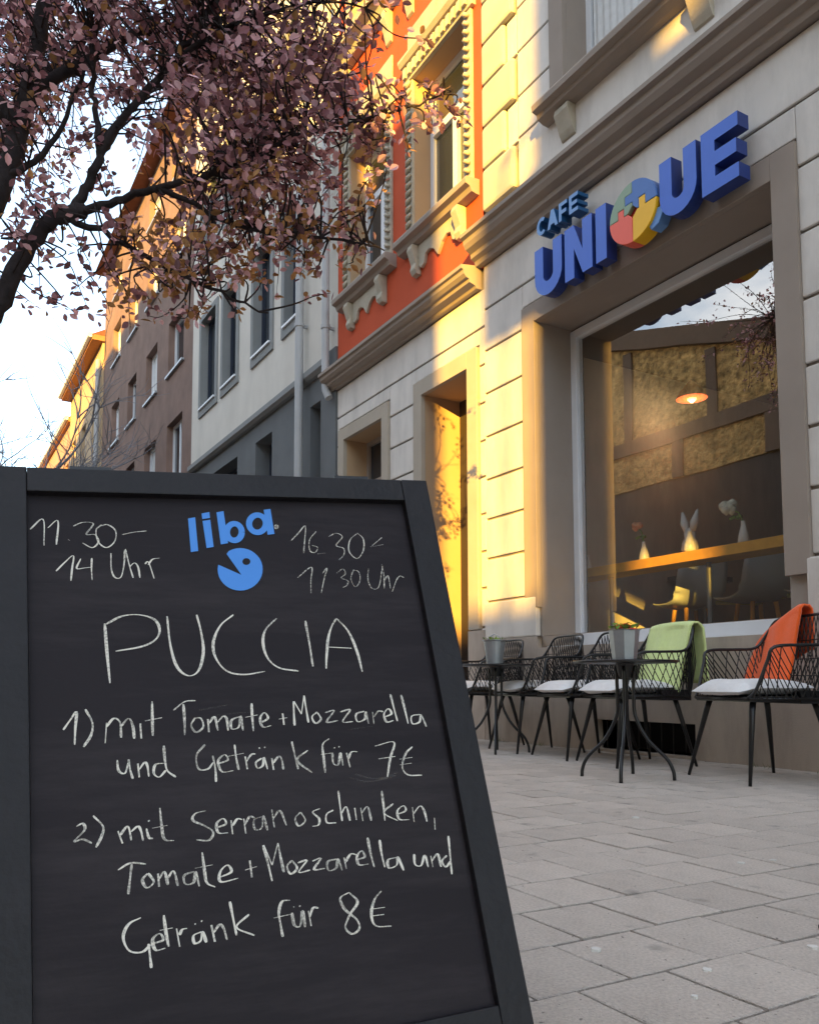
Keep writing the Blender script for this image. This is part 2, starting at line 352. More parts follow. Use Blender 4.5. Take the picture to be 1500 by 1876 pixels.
def smooth_path(pts, per=5):
    pts = [Vector(p) for p in pts]
    if len(pts) < 3: return pts
    P = [pts[0] * 2 - pts[1]] + pts + [pts[-1] * 2 - pts[-2]]
    o = []
    for i in range(1, len(P) - 2):
        for k in range(per):
            t = k / per; a, b, c, d = P[i - 1], P[i], P[i + 1], P[i + 2]
            o.append(0.5 * ((2 * b) + (c - a) * t + (2 * a - 5 * b + 4 * c - d) * t * t + (3 * b - a - 3 * c + d) * t ** 3))
    o.append(pts[-1]); return o
def copy_tree(o, parent=None):
    c = o.copy(); COL.objects.link(c); c.parent = parent
    for k in ('label', 'category', 'group'):
        if parent is not None and k in c and k != 'label': del c[k]
    for ch in list(o.children): copy_tree(ch, c)
    return c
WRITING = {
 'first serving time': (1.4688, 1, [(-246.9,287.1,-232.1,300.9,-231.6,265.1),(-227,289.1,-215.2,299.1,-217.6,266.4),(-204,273.7,-202.3,272),(-197.5,292.1,-185.8,297.5,-173.9,295.5,-182.7,281.1,-172.6,280.4,-168.6,271,-176.1,262.4,-187.4,268.7),(-164.1,294.3,-170.9,286.9,-169.3,271,-159.8,262.5,-149.6,271.1,-147.8,285.9,-156.7,294.5,-164.8,293),(-140.3,280.7,-125.5,284.4,-110.3,286.3),(-218.7,230.7,-208.7,242.2,-198.6,251.4,-200.5,233.9,-202.3,217.5),(-190.2,247.2,-195.2,234.3,-186,234.7,-177.1,235.9),(-177.4,248,-178.2,233.8,-178,218.1),(-154.7,254.8,-155.2,233.7,-151.7,222,-144.5,221.9,-140.1,237.8,-138,259.1),(-137.2,260.4,-133.5,237.8,-129.9,220.9),(-133.6,235.7,-127.4,241.2,-123.3,235.7,-121.8,220.8),(-114.8,239.9,-110.2,242,-104.8,219.8),(-110.8,238.6,-105.1,246.3,-96.3,248)]),
 'second serving time': (1.224, 0.62, [(76.5,272.9,89.2,285.6,100.1,296.6,96.4,274,92.7,255.4),(114.4,288.3,103.4,275,101.8,259.1,108.8,256.3,113.3,263.8,105.9,267),(112,254,123.1,255.4),(131.4,280.4,142.8,285.8,150.9,280.1,140.2,267.2,150.2,262.5,149.2,253.1,141.3,244.7),(174.5,286.6,161.5,275.4,157.5,257.8,167.5,247,178.4,259.3,181.2,277,173.6,286.6),(189.4,265.1,209.7,268.6),(209.3,279.7,192.4,266.6),(79.6,218.9,100.7,234.2,97.3,214.3,95.3,196.3),(115,225,122.1,232.3,115.2,214.1,109.3,196.1),(135,225.3,144.7,231.2,147.1,223.8,140.1,217.9,149.1,213.7,146.8,206.9,140.7,203.8),(159.5,229.8,153.9,215.9,158.3,204.4,166.4,213.5,166.6,226.5,159.1,229.8),(181.8,232,178.3,215.7,181.6,202.3,192.2,204,202.6,234.2),(202.3,237.5,202.6,220.1,199.9,201.5),(201.2,212.2,208.6,220.5,209,201.4),(210.9,196.7,221.8,217.6),(220.3,213.9,225.9,219.9,232,217.5)]),
 'dish name': (2.448, 1, [(-165.7,161.1,-164.7,124.9,-162.9,85.7),(-164,160.3,-145.8,169.8,-126,171.3,-108.1,164.7,-102.4,151.1,-107.9,138.4,-124.6,129.9,-154.9,125.2),(-92.4,168.3,-90.9,129.7,-84.8,101.6,-72.1,90,-59.5,96.4,-52,120.1,-52.8,146.6,-56.3,169.4),(-10.5,168.2,-28.1,154,-38.9,131.7,-37.6,111.4,-25.9,93.9,-5.5,88,22,90.7),(44.6,161.6,28.9,146.8,23.4,129.3,27.1,108.4,40.2,94.6,64.7,88.9),(82.3,157.1,83.8,127,84.4,94.1),(101.6,90.3,104,104.9,109.6,130.3,116.6,147.3,125.2,159.3),(125.2,159.3,139,140.1,146.7,111.6,149.7,83.7),(107.3,119.7,139.8,116.6)]),
 'offer one first line': (2.1672, 1, [(-215.2,33.5,-207.5,44.5,-200.8,53.2,-202.4,34.6,-203.7,15.3),(-191.1,55.9,-184,39.4,-186,25,-194.4,12.1),(-168.6,38.3,-171.1,14.3),(-169.2,33.3,-160.6,42.8,-153.8,37.3,-153.5,19.6),(-152.9,33,-144.2,41.7,-139.9,32,-139.1,17.2),(-131.5,34.8,-131.3,16.6),(-116.7,60.5,-117.6,38.9,-118.4,18.9),(-126.1,37.4,-106.6,39.9),(-93,48,-79.1,57.7,-66.5,58.2),(-80.9,54.7,-81,36.3,-82.1,16.9),(-69,36.3,-73.8,28,-68.7,19.4,-59.9,25.2,-61.9,35.8,-70.2,36.4),(-53.7,34.4,-53.7,18.2),(-52.8,29,-45.5,36.4,-43.1,19.6),(-42.2,30,-35.2,36.6,-31.3,32.8,-30.9,18.6),(-15.6,34.8,-25.5,31,-26.4,20.5,-17.7,22.1,-14.3,35.1,-13,17.3),(0.8,50.7,-0.2,32.8,-0.6,15.5),(-8.8,33.4,6.7,35.4),(10,25.3,19,30.5,15.3,37.6,9.3,30.8,11.6,19.9,22.3,20.9),(32.5,28.2,42.9,29.3),(37.8,35.1,37.9,20.6),(51.1,18.7,52,33.7,53.5,49.6),(54,49.6,61.5,32.6),(61.5,32.6,67.7,56.2),(67.7,56.2,68.3,39.4,69.1,21.1),(81.9,33.9,74.6,28,78.1,19.5,85.7,24.4,81.9,33.9),(92.3,32.3,104.3,34.2,92.5,20.3,107.6,21),(112,31.9,125.5,33.7,113.4,19.2,127,18.2),(144.2,30.6,132.7,27.6,133.1,17.8,143.1,20.3,146,29.5,147.4,14),(155.1,28.9,154.4,13),(155.9,22.3,162.9,29.3,169.6,28.4),(169.4,20.8,180.3,24.8,177.1,31.7,170,24.6,172.2,14.5,181.7,15.7),(183.3,51,185,31.6,186.9,14.4),(198,49.1,199.7,30.7,201.1,10),(220.1,21.1,207.8,19.6,207,9.6,217.3,11.2,221.1,20.6,225.6,4.4)]),
 'offer one second line': (2.0664, 0.95, [(-158.9,-6,-157.9,-18.4,-151.2,-21.8,-147.1,-10),(-146.6,-6.3,-145.6,-17.5,-143.1,-29.1),(-136.7,-12.1,-136,-28.1),(-135.6,-19.2,-129.3,-11.5,-126.4,-15.9,-125.5,-28.3),(-107.3,-14.3,-117.3,-15.1,-119.8,-24.7,-114.2,-29.8,-106.2,-22.7),(-106.8,6.2,-106.4,-12.7,-104.3,-23.7,-95.6,-31.5),(-59.6,3.6,-70.4,-8.3,-69.2,-24.4,-58.6,-25.4,-51.8,-18.4),(-51.6,-10.4,-50,-26.2,-50.5,-41.6),(-45.8,-20.2,-34.6,-17,-37.8,-10.3,-45.9,-17.2,-42.5,-30.2,-29.1,-30.2),(-24.9,0.7,-24.4,-15.7,-22.8,-29.9),(-34.6,-12.7,-14.9,-10.5),(-13.6,-14.5,-12.6,-30),(-13,-21,-6.2,-13,-1,-12.5),(6.2,-18.4,-1.6,-22.9,-0.2,-29.9,6.5,-27,8.9,-17.7,11.6,-32.2),(4.1,-5.1,4.9,-6.5),(10.7,-4.8,11.4,-6.2),(18.2,-19.4,18.8,-33.8),(18.9,-25.5,27.1,-18,30.1,-22.6,30.9,-34.4),(45.1,-1,46.7,-17.5,48.9,-35.6),(63.7,-13.6,48.9,-24.7,65.9,-41.6),(92.8,-1.2,83.5,-8.1,82.6,-25,81.9,-43.1),(79.6,-20.3,94.8,-19.4),(94.4,-19.3,93.9,-32.2,100,-34.5,104.9,-20.2,105.7,-36.4),(97.6,-12.9,98.4,-13.8),(103.7,-12,104.5,-13),(112.7,-20.9,114.6,-39.4),(113.8,-28.6,119.3,-20.5,127.2,-20.8),(151.3,-15.5,177.4,-12.5,169.1,-32.5,161.3,-55.8),(153.3,-32.1,176.2,-30.9),(201.5,-20.5,190.6,-28.9,183.3,-45.2,189.2,-55.7,207.9,-57.9),(181.3,-35,199,-34.2),(180.5,-42.2,196.7,-41.4)]),
 'smudged chalk': (2.3544, 0.12, [(112.7,-52.1,137.1,-59.3,173.5,-54.7),(120.2,-48.4,146.9,-56.7,176.5,-51.4),(-47,38.3,-3.8,39.8),(-63.2,46,-28.8,50.4),(153,10.3,119.3,8.2)]),
 'offer two first line': (2.1672, 0.95, [(-204.4,-75.4,-197.8,-73.1,-196.2,-80.2,-207.4,-91.4,-198.7,-89.8,-189.1,-95.1),(-186.9,-65.8,-177.1,-78.5,-179,-89,-185.2,-100.1),(-161.7,-85.3,-157.5,-99.2),(-159.7,-90.1,-151.1,-81.5,-148.1,-96.9),(-148,-87.6,-140.5,-82.7,-137.4,-88.1,-135.7,-99.1),(-131.5,-86,-129.4,-96,-125,-97.7),(-128.7,-77.3,-128.1,-78.6),(-115.6,-64.9,-114.9,-84.8,-112.8,-99.9,-102.5,-102.7),(-125.1,-86.4,-108.7,-85.1),(-65.1,-73.5,-76.9,-75.4,-80.2,-82.7,-68,-90.1,-58.7,-98.3,-64.2,-106.8,-78,-104.8),(-53.5,-93.7,-43.5,-90.8,-46.1,-84.5,-53.9,-89.3,-52.8,-99.8,-41.9,-101.1),(-37.4,-87.5,-36.9,-103.3),(-36,-93.7,-29.9,-86.7,-24.3,-88.1),(-22.5,-87.1,-21.8,-104.2),(-21.6,-94.1,-15.7,-85.8,-9.7,-87.7)]),
 'offer two faint letters': (1.7856, 0.5, [(-0.8,-87,-10.8,-90,-10.6,-100.6,-2.6,-99.9,0.6,-86.3,3.7,-103.5),(11.4,-80.4,12,-101.6),(11.9,-90.9,20.9,-82.7,26.6,-100.4),(45.1,-87,38.1,-93.8,41.3,-102.9,49.9,-97.2,45.5,-87)]),
 'offer two first line end': (1.9728, 1, [(69.4,-85.4,60.2,-88.6,67,-97,65.1,-104.3,57.6,-105.1),(85.9,-88.9,76.9,-93,76,-102.6,87.3,-104.3),(95.4,-66.6,95,-85.1,95.1,-103),(95,-94.5,102.5,-86.8,104.9,-103.7),(113,-89.2,113.1,-103.7),(120.7,-90,121,-105.9),(121.1,-96.1,129.5,-89.6,131.8,-106.7),(151,-72.2,150.2,-91,149.1,-108.6),(163.2,-89.3,149.3,-99.1,165.7,-110.5),(166.6,-102.7,178,-99.6,176.3,-93.3,167.3,-98.5,168.3,-109,181.2,-110.9),(187.7,-96.2,186.8,-114.5),(187.6,-104.6,197.9,-96,202.5,-102.2,203.8,-116),(214.7,-112.4,212.9,-126.7)]),
 'offer two second line': (2.2608, 1, [(-163.6,-126.8,-150,-121.1,-134.1,-124.2),(-149,-122.3,-151.6,-137.7,-154.2,-153.3),(-133.2,-134.5,-138.8,-140.9,-134.4,-149.4,-127,-144,-132.4,-134.3),(-122,-136,-121.7,-150),(-121.2,-141.8,-115.1,-135,-112.2,-149.4),(-111.7,-141.9,-105.2,-135.5,-101.7,-151.9),(-83,-138.8,-94.1,-141.6,-93.6,-150.8,-84.7,-150.4,-81.5,-139.4,-78.8,-155.4),(-72.8,-119.2,-71.9,-136.8,-70.4,-152.3,-61.5,-158.5),(-82,-135.5,-62.2,-134.2),(-55.1,-148.6,-42.4,-144.5,-46,-136.6,-54.6,-142.9,-54.8,-153.7,-35.1,-152.4),(-26.6,-144.6,-12.9,-142.4),(-20.3,-134.8,-19.8,-153.7),(2.8,-160.6,0.1,-140.1,-3.1,-119.7),(-2.7,-119.8,4.8,-143.1),(4.8,-143.1,14.2,-119.4),(14.2,-119.4,15.6,-136.1,17.4,-152.7),(28.5,-140.9,21.9,-146.5,25,-155.6,33.3,-150.3,28.5,-140.9),(34.9,-144.5,45.7,-143.1,34.8,-154.9,48.5,-154.3),(52.4,-144.7,63,-142.8,53.3,-154.1,67,-154.7),(81.8,-146,70.6,-147.8,70.5,-157.6,79.9,-155.9,83.5,-146.2,86.8,-159.7),(91.1,-145.5,92.2,-158.7),(91.6,-151.3,100,-142.5,107.3,-144.6),(107,-149.6,116.6,-147.9,114.2,-140.5,107.5,-145.9,108.2,-155.9,120.2,-156.6),(123.7,-126.2,124.7,-145.6,126.7,-161.1),(138.6,-130.5,138.5,-147.3,140,-162.9),(157.3,-153.4,145.4,-155.2,145.3,-164.4,155.3,-162.3,158.2,-153.5,163.2,-169.6),(179.9,-152.4,179.1,-164.5,186.6,-166.7,193.4,-155.8,195.5,-170),(201.2,-157.2,201.5,-170.7),(201.4,-163.6,210.5,-156.2,212.3,-171.7),(222.4,-159.4,215.1,-164.8,218.3,-172.5,226.3,-166.7),(229,-136.4,227,-158.2,224.6,-182.2)]),
 'offer two third line': (2.3544, 1, [(-142.4,-179.1,-155.4,-184,-161.4,-196.4,-156,-210.3,-143.2,-213.7,-134.1,-207.7),(-136.2,-206.6,-135.4,-218.1,-134.7,-230.9),(-131.9,-207,-121.1,-205.1,-124,-198.1,-131.6,-202.7,-129.3,-213.8,-119,-213.6),(-118.7,-180,-117.6,-197.6,-115.7,-212.7),(-123.8,-194.9,-110.3,-194.4),(-106.3,-195.7,-104.3,-214.5),(-103.8,-202.7,-100.4,-197.7,-95.1,-197.1),(-80.3,-202.9,-88.9,-205.6,-88.4,-213.4,-81.8,-211.8,-79.2,-203.1,-75.9,-214.6),(-86.8,-193.5,-85.8,-194.4),(-79.8,-191.6,-78.7,-192.5),(-69.1,-197.6,-66.8,-215.3),(-67.5,-206,-60.3,-198.6,-56.1,-203.3,-53.7,-215.4),(-46.9,-176.1,-45,-193.7,-42.8,-212.3),(-27,-192.6,-42,-203.9,-23.4,-215.3),(20.8,-184.1,11.6,-184.4,6.6,-195.6,7.1,-209,8.1,-221.6),(0.3,-200.4,23.1,-199.1),(21.6,-197.8,22.5,-210.9,29.2,-213.1,33.7,-197.6,34.7,-215.4),(24,-191.5,24.7,-192.4),(31.1,-191.4,31.8,-192.7),(40.7,-198.6,41.8,-215.3),(41.5,-205.3,46.4,-196.3,52.7,-197.2),(91.4,-185.3,80.2,-190.1,83.5,-202.8,96.3,-216.4,97.8,-226.4,88.4,-230.8,81.5,-222.4,89.1,-209.5,100.1,-197.2,91.4,-185.3),(131.1,-189.1,121.3,-197.4,114.7,-213.2,118.3,-226.4,136.9,-229.5),(113.9,-207.5,132.5,-207.8),(113.1,-215,130.3,-215.5)]),
}
LOGO = {
 'l': [(-56.8,305.1,-47.5,307.1,-47.4,258.1,-56.9,256.4)],
 'i': [(-38.4,301.8,-28.2,303.8,-27.1,264,-36.4,262.2)],
 'idot': [(-38.7,312.8,-28.4,315.3,-28.3,306.5,-38.5,304.5)],
 'bstem': [(-19.1,315,-9.5,317.1,-7.8,269.5,-17.6,267.6)],
 'astem': [(44.9,320.2,54.4,321.8,55.7,283.8,46.2,282.3)],
 "bring": [(11.7,286.1,11.1,282.9,9.8,279.9,8,277.3,5.8,275.3,3.3,274.1,0.7,273.6,-1.8,274,-4,275.2,-5.9,277.2,-7.2,279.7,-7.9,282.7,-7.9,285.8,-7.3,289,-6,292,-4.2,294.6,-2,296.6,0.5,297.9,3.1,298.4,5.6,298,7.8,296.8,9.7,294.8,11,292.3,11.7,289.3,11.7,286.1)],
 "aring": [(45.6,299.1,44.8,295.7,43.3,292.5,41.2,289.8,38.6,287.7,35.8,286.3,32.8,285.9,29.9,286.3,27.4,287.5,25.3,289.6,23.7,292.2,22.9,295.3,22.9,298.7,23.6,302.1,25.1,305.2,27.2,308,29.7,310.1,32.6,311.5,35.6,312,38.5,311.6,41.1,310.3,43.2,308.3,44.7,305.6,45.5,302.4,45.6,299.1)],
 "dot": [(62.8,294.6,62.6,293.7,62.2,292.8,61.5,292,60.8,291.4,59.9,291,59,290.8,58.1,291,57.4,291.3,56.7,291.9,56.3,292.7,56,293.6,56,294.5,56.3,295.5,56.7,296.4,57.3,297.2,58.1,297.8,59,298.2,59.9,298.3,60.7,298.2,61.5,297.9,62.2,297.3,62.6,296.5,62.8,295.6,62.8,294.6)],
 "fish": [(-11.3,253.8,-7.8,258.2,-3,260.5,2.2,261.9,7.4,262.4,12.5,261.9,17.4,260.5,21.9,258.3,25.8,255.1,29.1,251.3,31.7,246.9,33.4,242,34.2,236.7,34,231.4,33,226,31.1,220.9,28.4,216.1,25,211.8,20.9,208.1,16.4,205.2,11.5,203,6.5,201.7,1.4,201.4,-3.6,201.9,-8.4,203.3,-12.7,205.6,-16.5,208.6,-19.8,212.3,-22.3,216.6,-24,221.4,-24.8,226.5,-24.8,231.7,-23.4,238.3,5.2,223.6)],
 "eye": [(18.8,242.6,18.5,241.3,17.9,240.2,16.9,239.1,15.7,238.4,14.4,237.9,13,237.7,11.7,237.9,10.5,238.4,9.5,239.2,8.7,240.2,8.3,241.4,8.3,242.6,8.6,243.9,9.2,245.1,10.1,246.1,11.3,246.9,12.6,247.4,14,247.5,15.4,247.4,16.6,246.9,17.6,246.1,18.4,245.1,18.8,243.9,18.8,242.6)],
}

# ------------------------------------------------------------------ ground
b = MB(); b.box(-300, 300, -300, 300, -0.5, -0.16); b.build('ground', 'asphalt', kind='structure')
b = MB(); b.add([(-200, -10.2, -0.12), (100, -10.2, -0.12), (100, -1.2, -0.12), (-200, -1.2, -0.12)], [(0, 1, 2, 3)]); b.build('road', 'asphalt', kind='structure')
b = MB()
for i in range(40): b.add([(-90 + i * 4, -5.76, -0.116), (-88.2 + i * 4, -5.76, -0.116), (-88.2 + i * 4, -5.64, -0.116), (-90 + i * 4, -5.64, -0.116)], [(0, 1, 2, 3)])
b.build('road_marking', 'road_paint', kind='structure')
b = MB(); b.box(-200, 60, -1.08, 6.5, -0.30, -0.013); pave = b.build('pavement', 'joint_dirt', kind='structure')
b = MB(); b.box(-200, 60, -1.2, -1.082, -0.30, 0.0); b.build('kerb', 'kerb_stone', kind='structure', bevel=0.012)
b = MB(); b.box(-200, 18.2, -13.98, -10.32, -0.30, 0.0); b.box(20.0, 90, -13.98, -10.32, -0.30, 0.0); b.build('far_pavement', 'slab_concrete', kind='structure')
b = MB(); b.box(-200, 18.2, -10.318, -10.2, -0.30, 0.005); b.box(20.0, 90, -10.318, -10.2, -0.30, 0.005); b.build('far_kerb', 'kerb_stone', kind='structure')

# slabs, laid in courses across the pavement with staggered joints
S, GAP = 0.205, 0.0085
def slab_mb(w, l, ch=0.002):
    m = MB(); x, y = w / 2 - GAP / 2, l / 2 - GAP / 2
    m.add([(-x + ch, -y + ch, 0), (x - ch, -y + ch, 0), (x - ch, y - ch, 0), (-x + ch, y - ch, 0),
           (-x, -y, -0.002), (x, -y, -0.002), (x, y, -0.002), (-x, y, -0.002), (-x, -y, -0.03), (x, -y, -0.03), (x, y, -0.03), (-x, y, -0.03)],
          [(0, 1, 2, 3), (4, 5, 1, 0), (5, 6, 2, 1), (6, 7, 3, 2), (7, 4, 0, 3), (8, 9, 5, 4), (9, 10, 6, 5), (10, 11, 7, 6), (11, 8, 4, 7)])
    return m
slabs = []
for i in range(-10, 56):
    xc = -0.865 - S * (i + 0.5)
    off = (0.955 if i % 2 == 0 else 1.08)
    j0 = int((-1.08 - off) / S) - 1
    for j in range(j0, 20):
        y0, y1 = max(off + j * S, -1.08), min(off + (j + 1) * S, 4.47)
        if y1 - y0 < 0.03: continue
        slabs.append((xc, (y0 + y1) / 2, y1 - y0))
def seen(x, y):
    d = math.hypot(x, y); a = math.degrees(math.atan2(y, -x))
    return x < 0.0 and 33.0 < a < 58.5 and d > 1.15
vis = sorted([s for s in slabs if seen(s[0], s[1])], key=lambda s: math.hypot(s[0], s[1]))
near = set((round(s[0], 3), round(s[1], 3)) for s in vis[:298])
cache = {}; rest = MB(); rs = random.Random(3)
for (x, y, l) in slabs:
    dz = rs.uniform(-0.0016, 0.0010); tx, ty = rs.gauss(0, 0.006), rs.gauss(0, 0.006)
    if (round(x, 3), round(y, 3)) in near:
        k = round(l, 3)
        if k not in cache:
            cache[k] = slab_mb(S, l).build('paving_slab', 'slab_concrete', pave, local=True); o = cache[k]
        else:
            o = cache[k].copy(); COL.objects.link(o)
        o.location = (x, y, dz); o.rotation_euler = (tx, ty, rs.gauss(0, 0.004))
    else:
        sm = slab_mb(S, l); rest.add([(x + v[0], y + v[1], v[2] + dz + v[0] * ty + v[1] * tx) for v in sm.v], sm.f)
rest.build('paving_slab', 'slab_concrete', pave, kind='stuff', local=True)
# a broken corner filled with asphalt, chips beside it
rp = random.Random(5)
pp = [(-1.0 + 0.10 * math.cos(a) * rp.uniform(0.75, 1.15), 1.66 + 0.085 * math.sin(a) * rp.uniform(0.75, 1.15)) for a in [i * math.pi / 9 for i in range(18)]]
b = MB(); b.v = [(p[0], p[1], 0.005) for p in pp] + [(p[0] * 1.0, p[1], -0.004) for p in pp]; n = len(pp)
b.f = [list(range(n))] + [[n + i, n + (i + 1) % n, (i + 1) % n, i] for i in range(n)]; b.m = [0] * (n + 1)
b.build('asphalt_patch', 'asphalt', pave, local=True, label='dark asphalt filling where a slab has broken away')
spots = [(1087, 1478), (0, 0)]
gum_xy = [(-2.30, 2.36), (-1.58, 2.02), (-1.56, 2.13), (-1.03, 1.22), (-0.955, 1.10), (-1.21, 1.13), (-1.02, 1.50), (-2.30, 3.55)]
g0 = None
for i, (x, y) in enumerate(gum_xy):
    r = [0.014, 0.011, 0.010, 0.009, 0.006, 0.010, 0.011, 0.016][i]; rg = random.Random(i)
    ps = [(x + r * math.cos(a) * rg.uniform(0.7, 1.1), y + r * math.sin(a) * rg.uniform(0.7, 1.1)) for a in [k * math.pi / 6 for k in range(12)]]
    b = MB(); b.v = [(p[0], p[1], 0.0035) for p in ps] + [(p[0], p[1], -0.002) for p in ps]; b.f = [list(range(12))] + [[12 + k, 12 + (k + 1) % 12, (k + 1) % 12, k] for k in range(12)]; b.m = [0] * 13
    o = b.build('gum_spot', 'gum')
    tag(o, ['pale gum spot on the paving below the nearer bistro table', 'left of two close pale gum spots at the right', 'right of two close pale gum spots at the right', 'largest pale gum spot nearest the sandwich board foot', 'smallest pale gum dot at the bottom of the picture', 'pale gum spot beside the lower slab joint near the board', 'pale gum spot beside the broken asphalt corner', 'pale gum spot in front of the cellar opening'][i], 'gum', 'gum spots trodden onto the paving')

# ------------------------------------------------------------------ buildings of the cafe's street side
D = 4.5
def body(t, x0, x1, h, mat_wall, depth=9.0, front=4.6, eave=0.35, roof=True, ridge=3.2):
    b = MB()
    b.box(x0, x0 + 0.12, front + 0.02, D + depth, 0, h); b.box(x1 - 0.12, x1, front + 0.02, D + depth, 0, h); b.box(x0 + 0.12, x1 - 0.12, D + depth - 0.25, D + depth, 0, h)
    b.build('side_wall', mat_wall, t)
    if roof:
        b = MB(); f, k, m_ = D - eave, D + depth + eave, D + depth / 2
        b.profile([(f, h), (k, h), (m_, h + ridge)], x0, x1)
        b.build('roof', 'roof_tile', t)
def window(t, x0, x1, z0, z1, y, frame='white_paint', pane='dark_glass', mull=1, transom=0.68, label=None, w=0.055, sill=None):
    b = MB(); d = 0.06
    b.box(x0, x0 + w, y, y + d, z0, z1); b.box(x1 - w, x1, y, y + d, z0, z1); b.box(x0 + w, x1 - w, y, y + d, z0, z0 + w); b.box(x0 + w, x1 - w, y, y + d, z1 - w, z1)
    if transom:
        zt = z0 + (z1 - z0) * transom; b.box(x0 + w, x1 - w, y - 0.012, y + d - 0.005, zt - w * 0.6, zt + w * 0.6)
    if mull:
        xm = (x0 + x1) / 2; zt = z0 + (z1 - z0) * transom - w * 0.6 if transom else z1 - w
        b.box(xm - w * 0.6, xm + w * 0.6, y - 0.008, y + d - 0.003, z0 + w, zt)
        if transom and transom < 0.8: pass
    wn_ = b.build('window', frame, t, label=label)
    b = MB(); b.add([(x0 + w * .5, y + 0.035, z0 + w * .5), (x1 - w * .5, y + 0.035, z0 + w * .5), (x1 - w * .5, y + 0.035, z1 - w * .5), (x0 + w * .5, y + 0.035, z1 - w * .5)], [(0, 1, 2, 3)])
    b.build('pane', pane, wn_)
    if sill:
        b = MB(); b.box(x0 - 0.05, x1 + 0.05, sill[0], y + 0.01, z0 - 0.06, z0 - 0.004); b.build('sill', sill[1], wn_)
    return wn_

# ---- cafe house
XL = -6.14
cafe = thing('cafe_building', (-1, D, 0), 'cream rusticated cafe house with brown window surrounds and a large shop window', 'building')
WX0, WX1, WZ0, WZ1 = -5.40, -3.13, 0.80, 3.60
UX0, UX1, UZ0, UZ1 = -4.98, -3.55, 5.40, 7.5
XR = 9.0
hol = [(-4.72, -3.81, 0.02, 0.235, 0.2), (WX0, WX1, WZ0, WZ1, 0.38), (UX0, UX1, UZ0, UZ1, 0.26), (-1.9, 0.3, 0.84, 3.6, 0.38), (-1.6, -0.2, 5.4, 7.5, 0.26), (2.2, 3.6, 0.2, 3.4, 0.3), (2.0, 3.4, 5.4, 7.5, 0.26)]
for r in range(1, 3):
    for (a, c) in ((UX0, UX1), (-1.6, -0.2), (2.0, 3.4)): hol.append((a, c, 5.4 + 3.3 * r, 7.4 + 3.3 * r, 0.24))
b = MB(); b.wall(XL, XR, 0.0, 14.2, D + 0.022, 0.36, hol, 0, 1); b.build('wall', ['groove_render', 'taupe_render'], cafe)
body(cafe, XL, XR, 14.2, 'light_render', front=4.55)
def course(x0, x1, z0, z1, name='stone_course', m='light_render', y0=D - 0.003, bev=0.008, parent=None, y1=None):
    b = MB(); b.box(x0, x1, y0, y1 if y1 else D + 0.021, z0, z1); return b.build(name, m, parent or cafe, bevel=bev)
g = 0.011
lines = [1.245, 1.64, 2.005, 2.375, 2.78, 3.19, 3.60, 4.00, 4.43]
for i in range(len(lines) - 1):
    z0, z1 = lines[i] + g, lines[i + 1] - g
    if z0 > 3.7: segs = [(XL, XR)]
    else: segs = [(XL, -5.575), (-2.965, -2.1), (0.5, 2.0), (3.8, XR)]
    for a, c in segs:
        if i == 6 and False: pass
        course(a, c, z0, z1)
    if i == 6: pass
course(-5.573, -2.967, 3.79, 4.00 - g)         # short strip over the shop window's surround
for a, c in ((-2.1, 0.5), (2.0, 3.8)): course(a + 0.002, c - 0.002, 3.79, 3.989)
# light band and plinth
course(XL + 0.0, -5.42, 0.90, 1.245 - g, 'base_block', 'light_render', y0=D - 0.03, bev=0.012)
course(-2.99, -1.95, 0.90, 1.245 - g, 'base_block', 'light_render', y0=D - 0.03, bev=0.012)
course(0.35, XR, 0.90, 1.245 - g, 'base_block', 'light_render', y0=D - 0.03, bev=0.012)
b = MB(); b.wall(XL, XR, 0.0, 0.895, D - 0.035, 0.3, [(WX0, WX1, WZ0, 0.895, .05), (-4.72, -3.81, 0.02, 0.235, 0.25), (2.2, 3.6, 0.2, 0.895, .2)])
b.add([(XL, D - 0.035, 0.895), (WX0 - 0.01, D - 0.035, 0.895), (WX0 - 0.01, D + 0.03, 0.91), (XL, D + 0.03, 0.91)], [(0, 1, 2, 3)])
b.add([(XL, D - 0.035, 0), (XL, D + 0.03, 0), (XL, D + 0.03, 0.9), (XL, D - 0.035, 0.895)], [(0, 1, 2, 3)])
b.build('plinth', 'plinth_render', cafe)
b = MB(); b.box(-4.75, -3.78, D + 0.19, D + 0.2, 0.0, 0.26); b.build('cellar_opening', 'dark_opening', cafe, label='dark low cellar light opening in the plinth')
b = MB()
for k in range(9): b.tube([(-4.68 + k * 0.105, D + 0.03, 0.02), (-4.68 + k * 0.105, D + 0.03, 0.235)], 0.005, 6)
b.build('cellar_grille', 'black_steel', cafe)
# surround of the shop window (outer edge at -5.57 / -2.97, up to 3.77), ends at 1.14
def surround(parent, x0, x1, z0, z1, w, m, y0=D - 0.028, y1=D + 0.022, inner=None, bottom=False, bev=0.004, wt=None):
    wt = wt or w
    b = MB(); b.box(x0 - w, x0, y0, y1, z0, z1 + wt); b.build('window_surround', m, parent, bevel=bev)
    b = MB(); b.box(x1, x1 + w, y0, y1, z0, z1 + wt); b.build('window_surround', m, parent, bevel=bev)
    b = MB(); b.box(x0, x1, y0, y1, z1, z1 + wt); b.build('window_surround', m, parent, bevel=bev)
surround(cafe, WX0, WX1, 1.14, WZ1, 0.165, 'taupe_render')
surround(cafe, -1.9, 0.3, 1.14, 3.6, 0.165, 'taupe_render')
surround(cafe, 2.2, 3.6, 0.2, 3.4, 0.165, 'taupe_render')
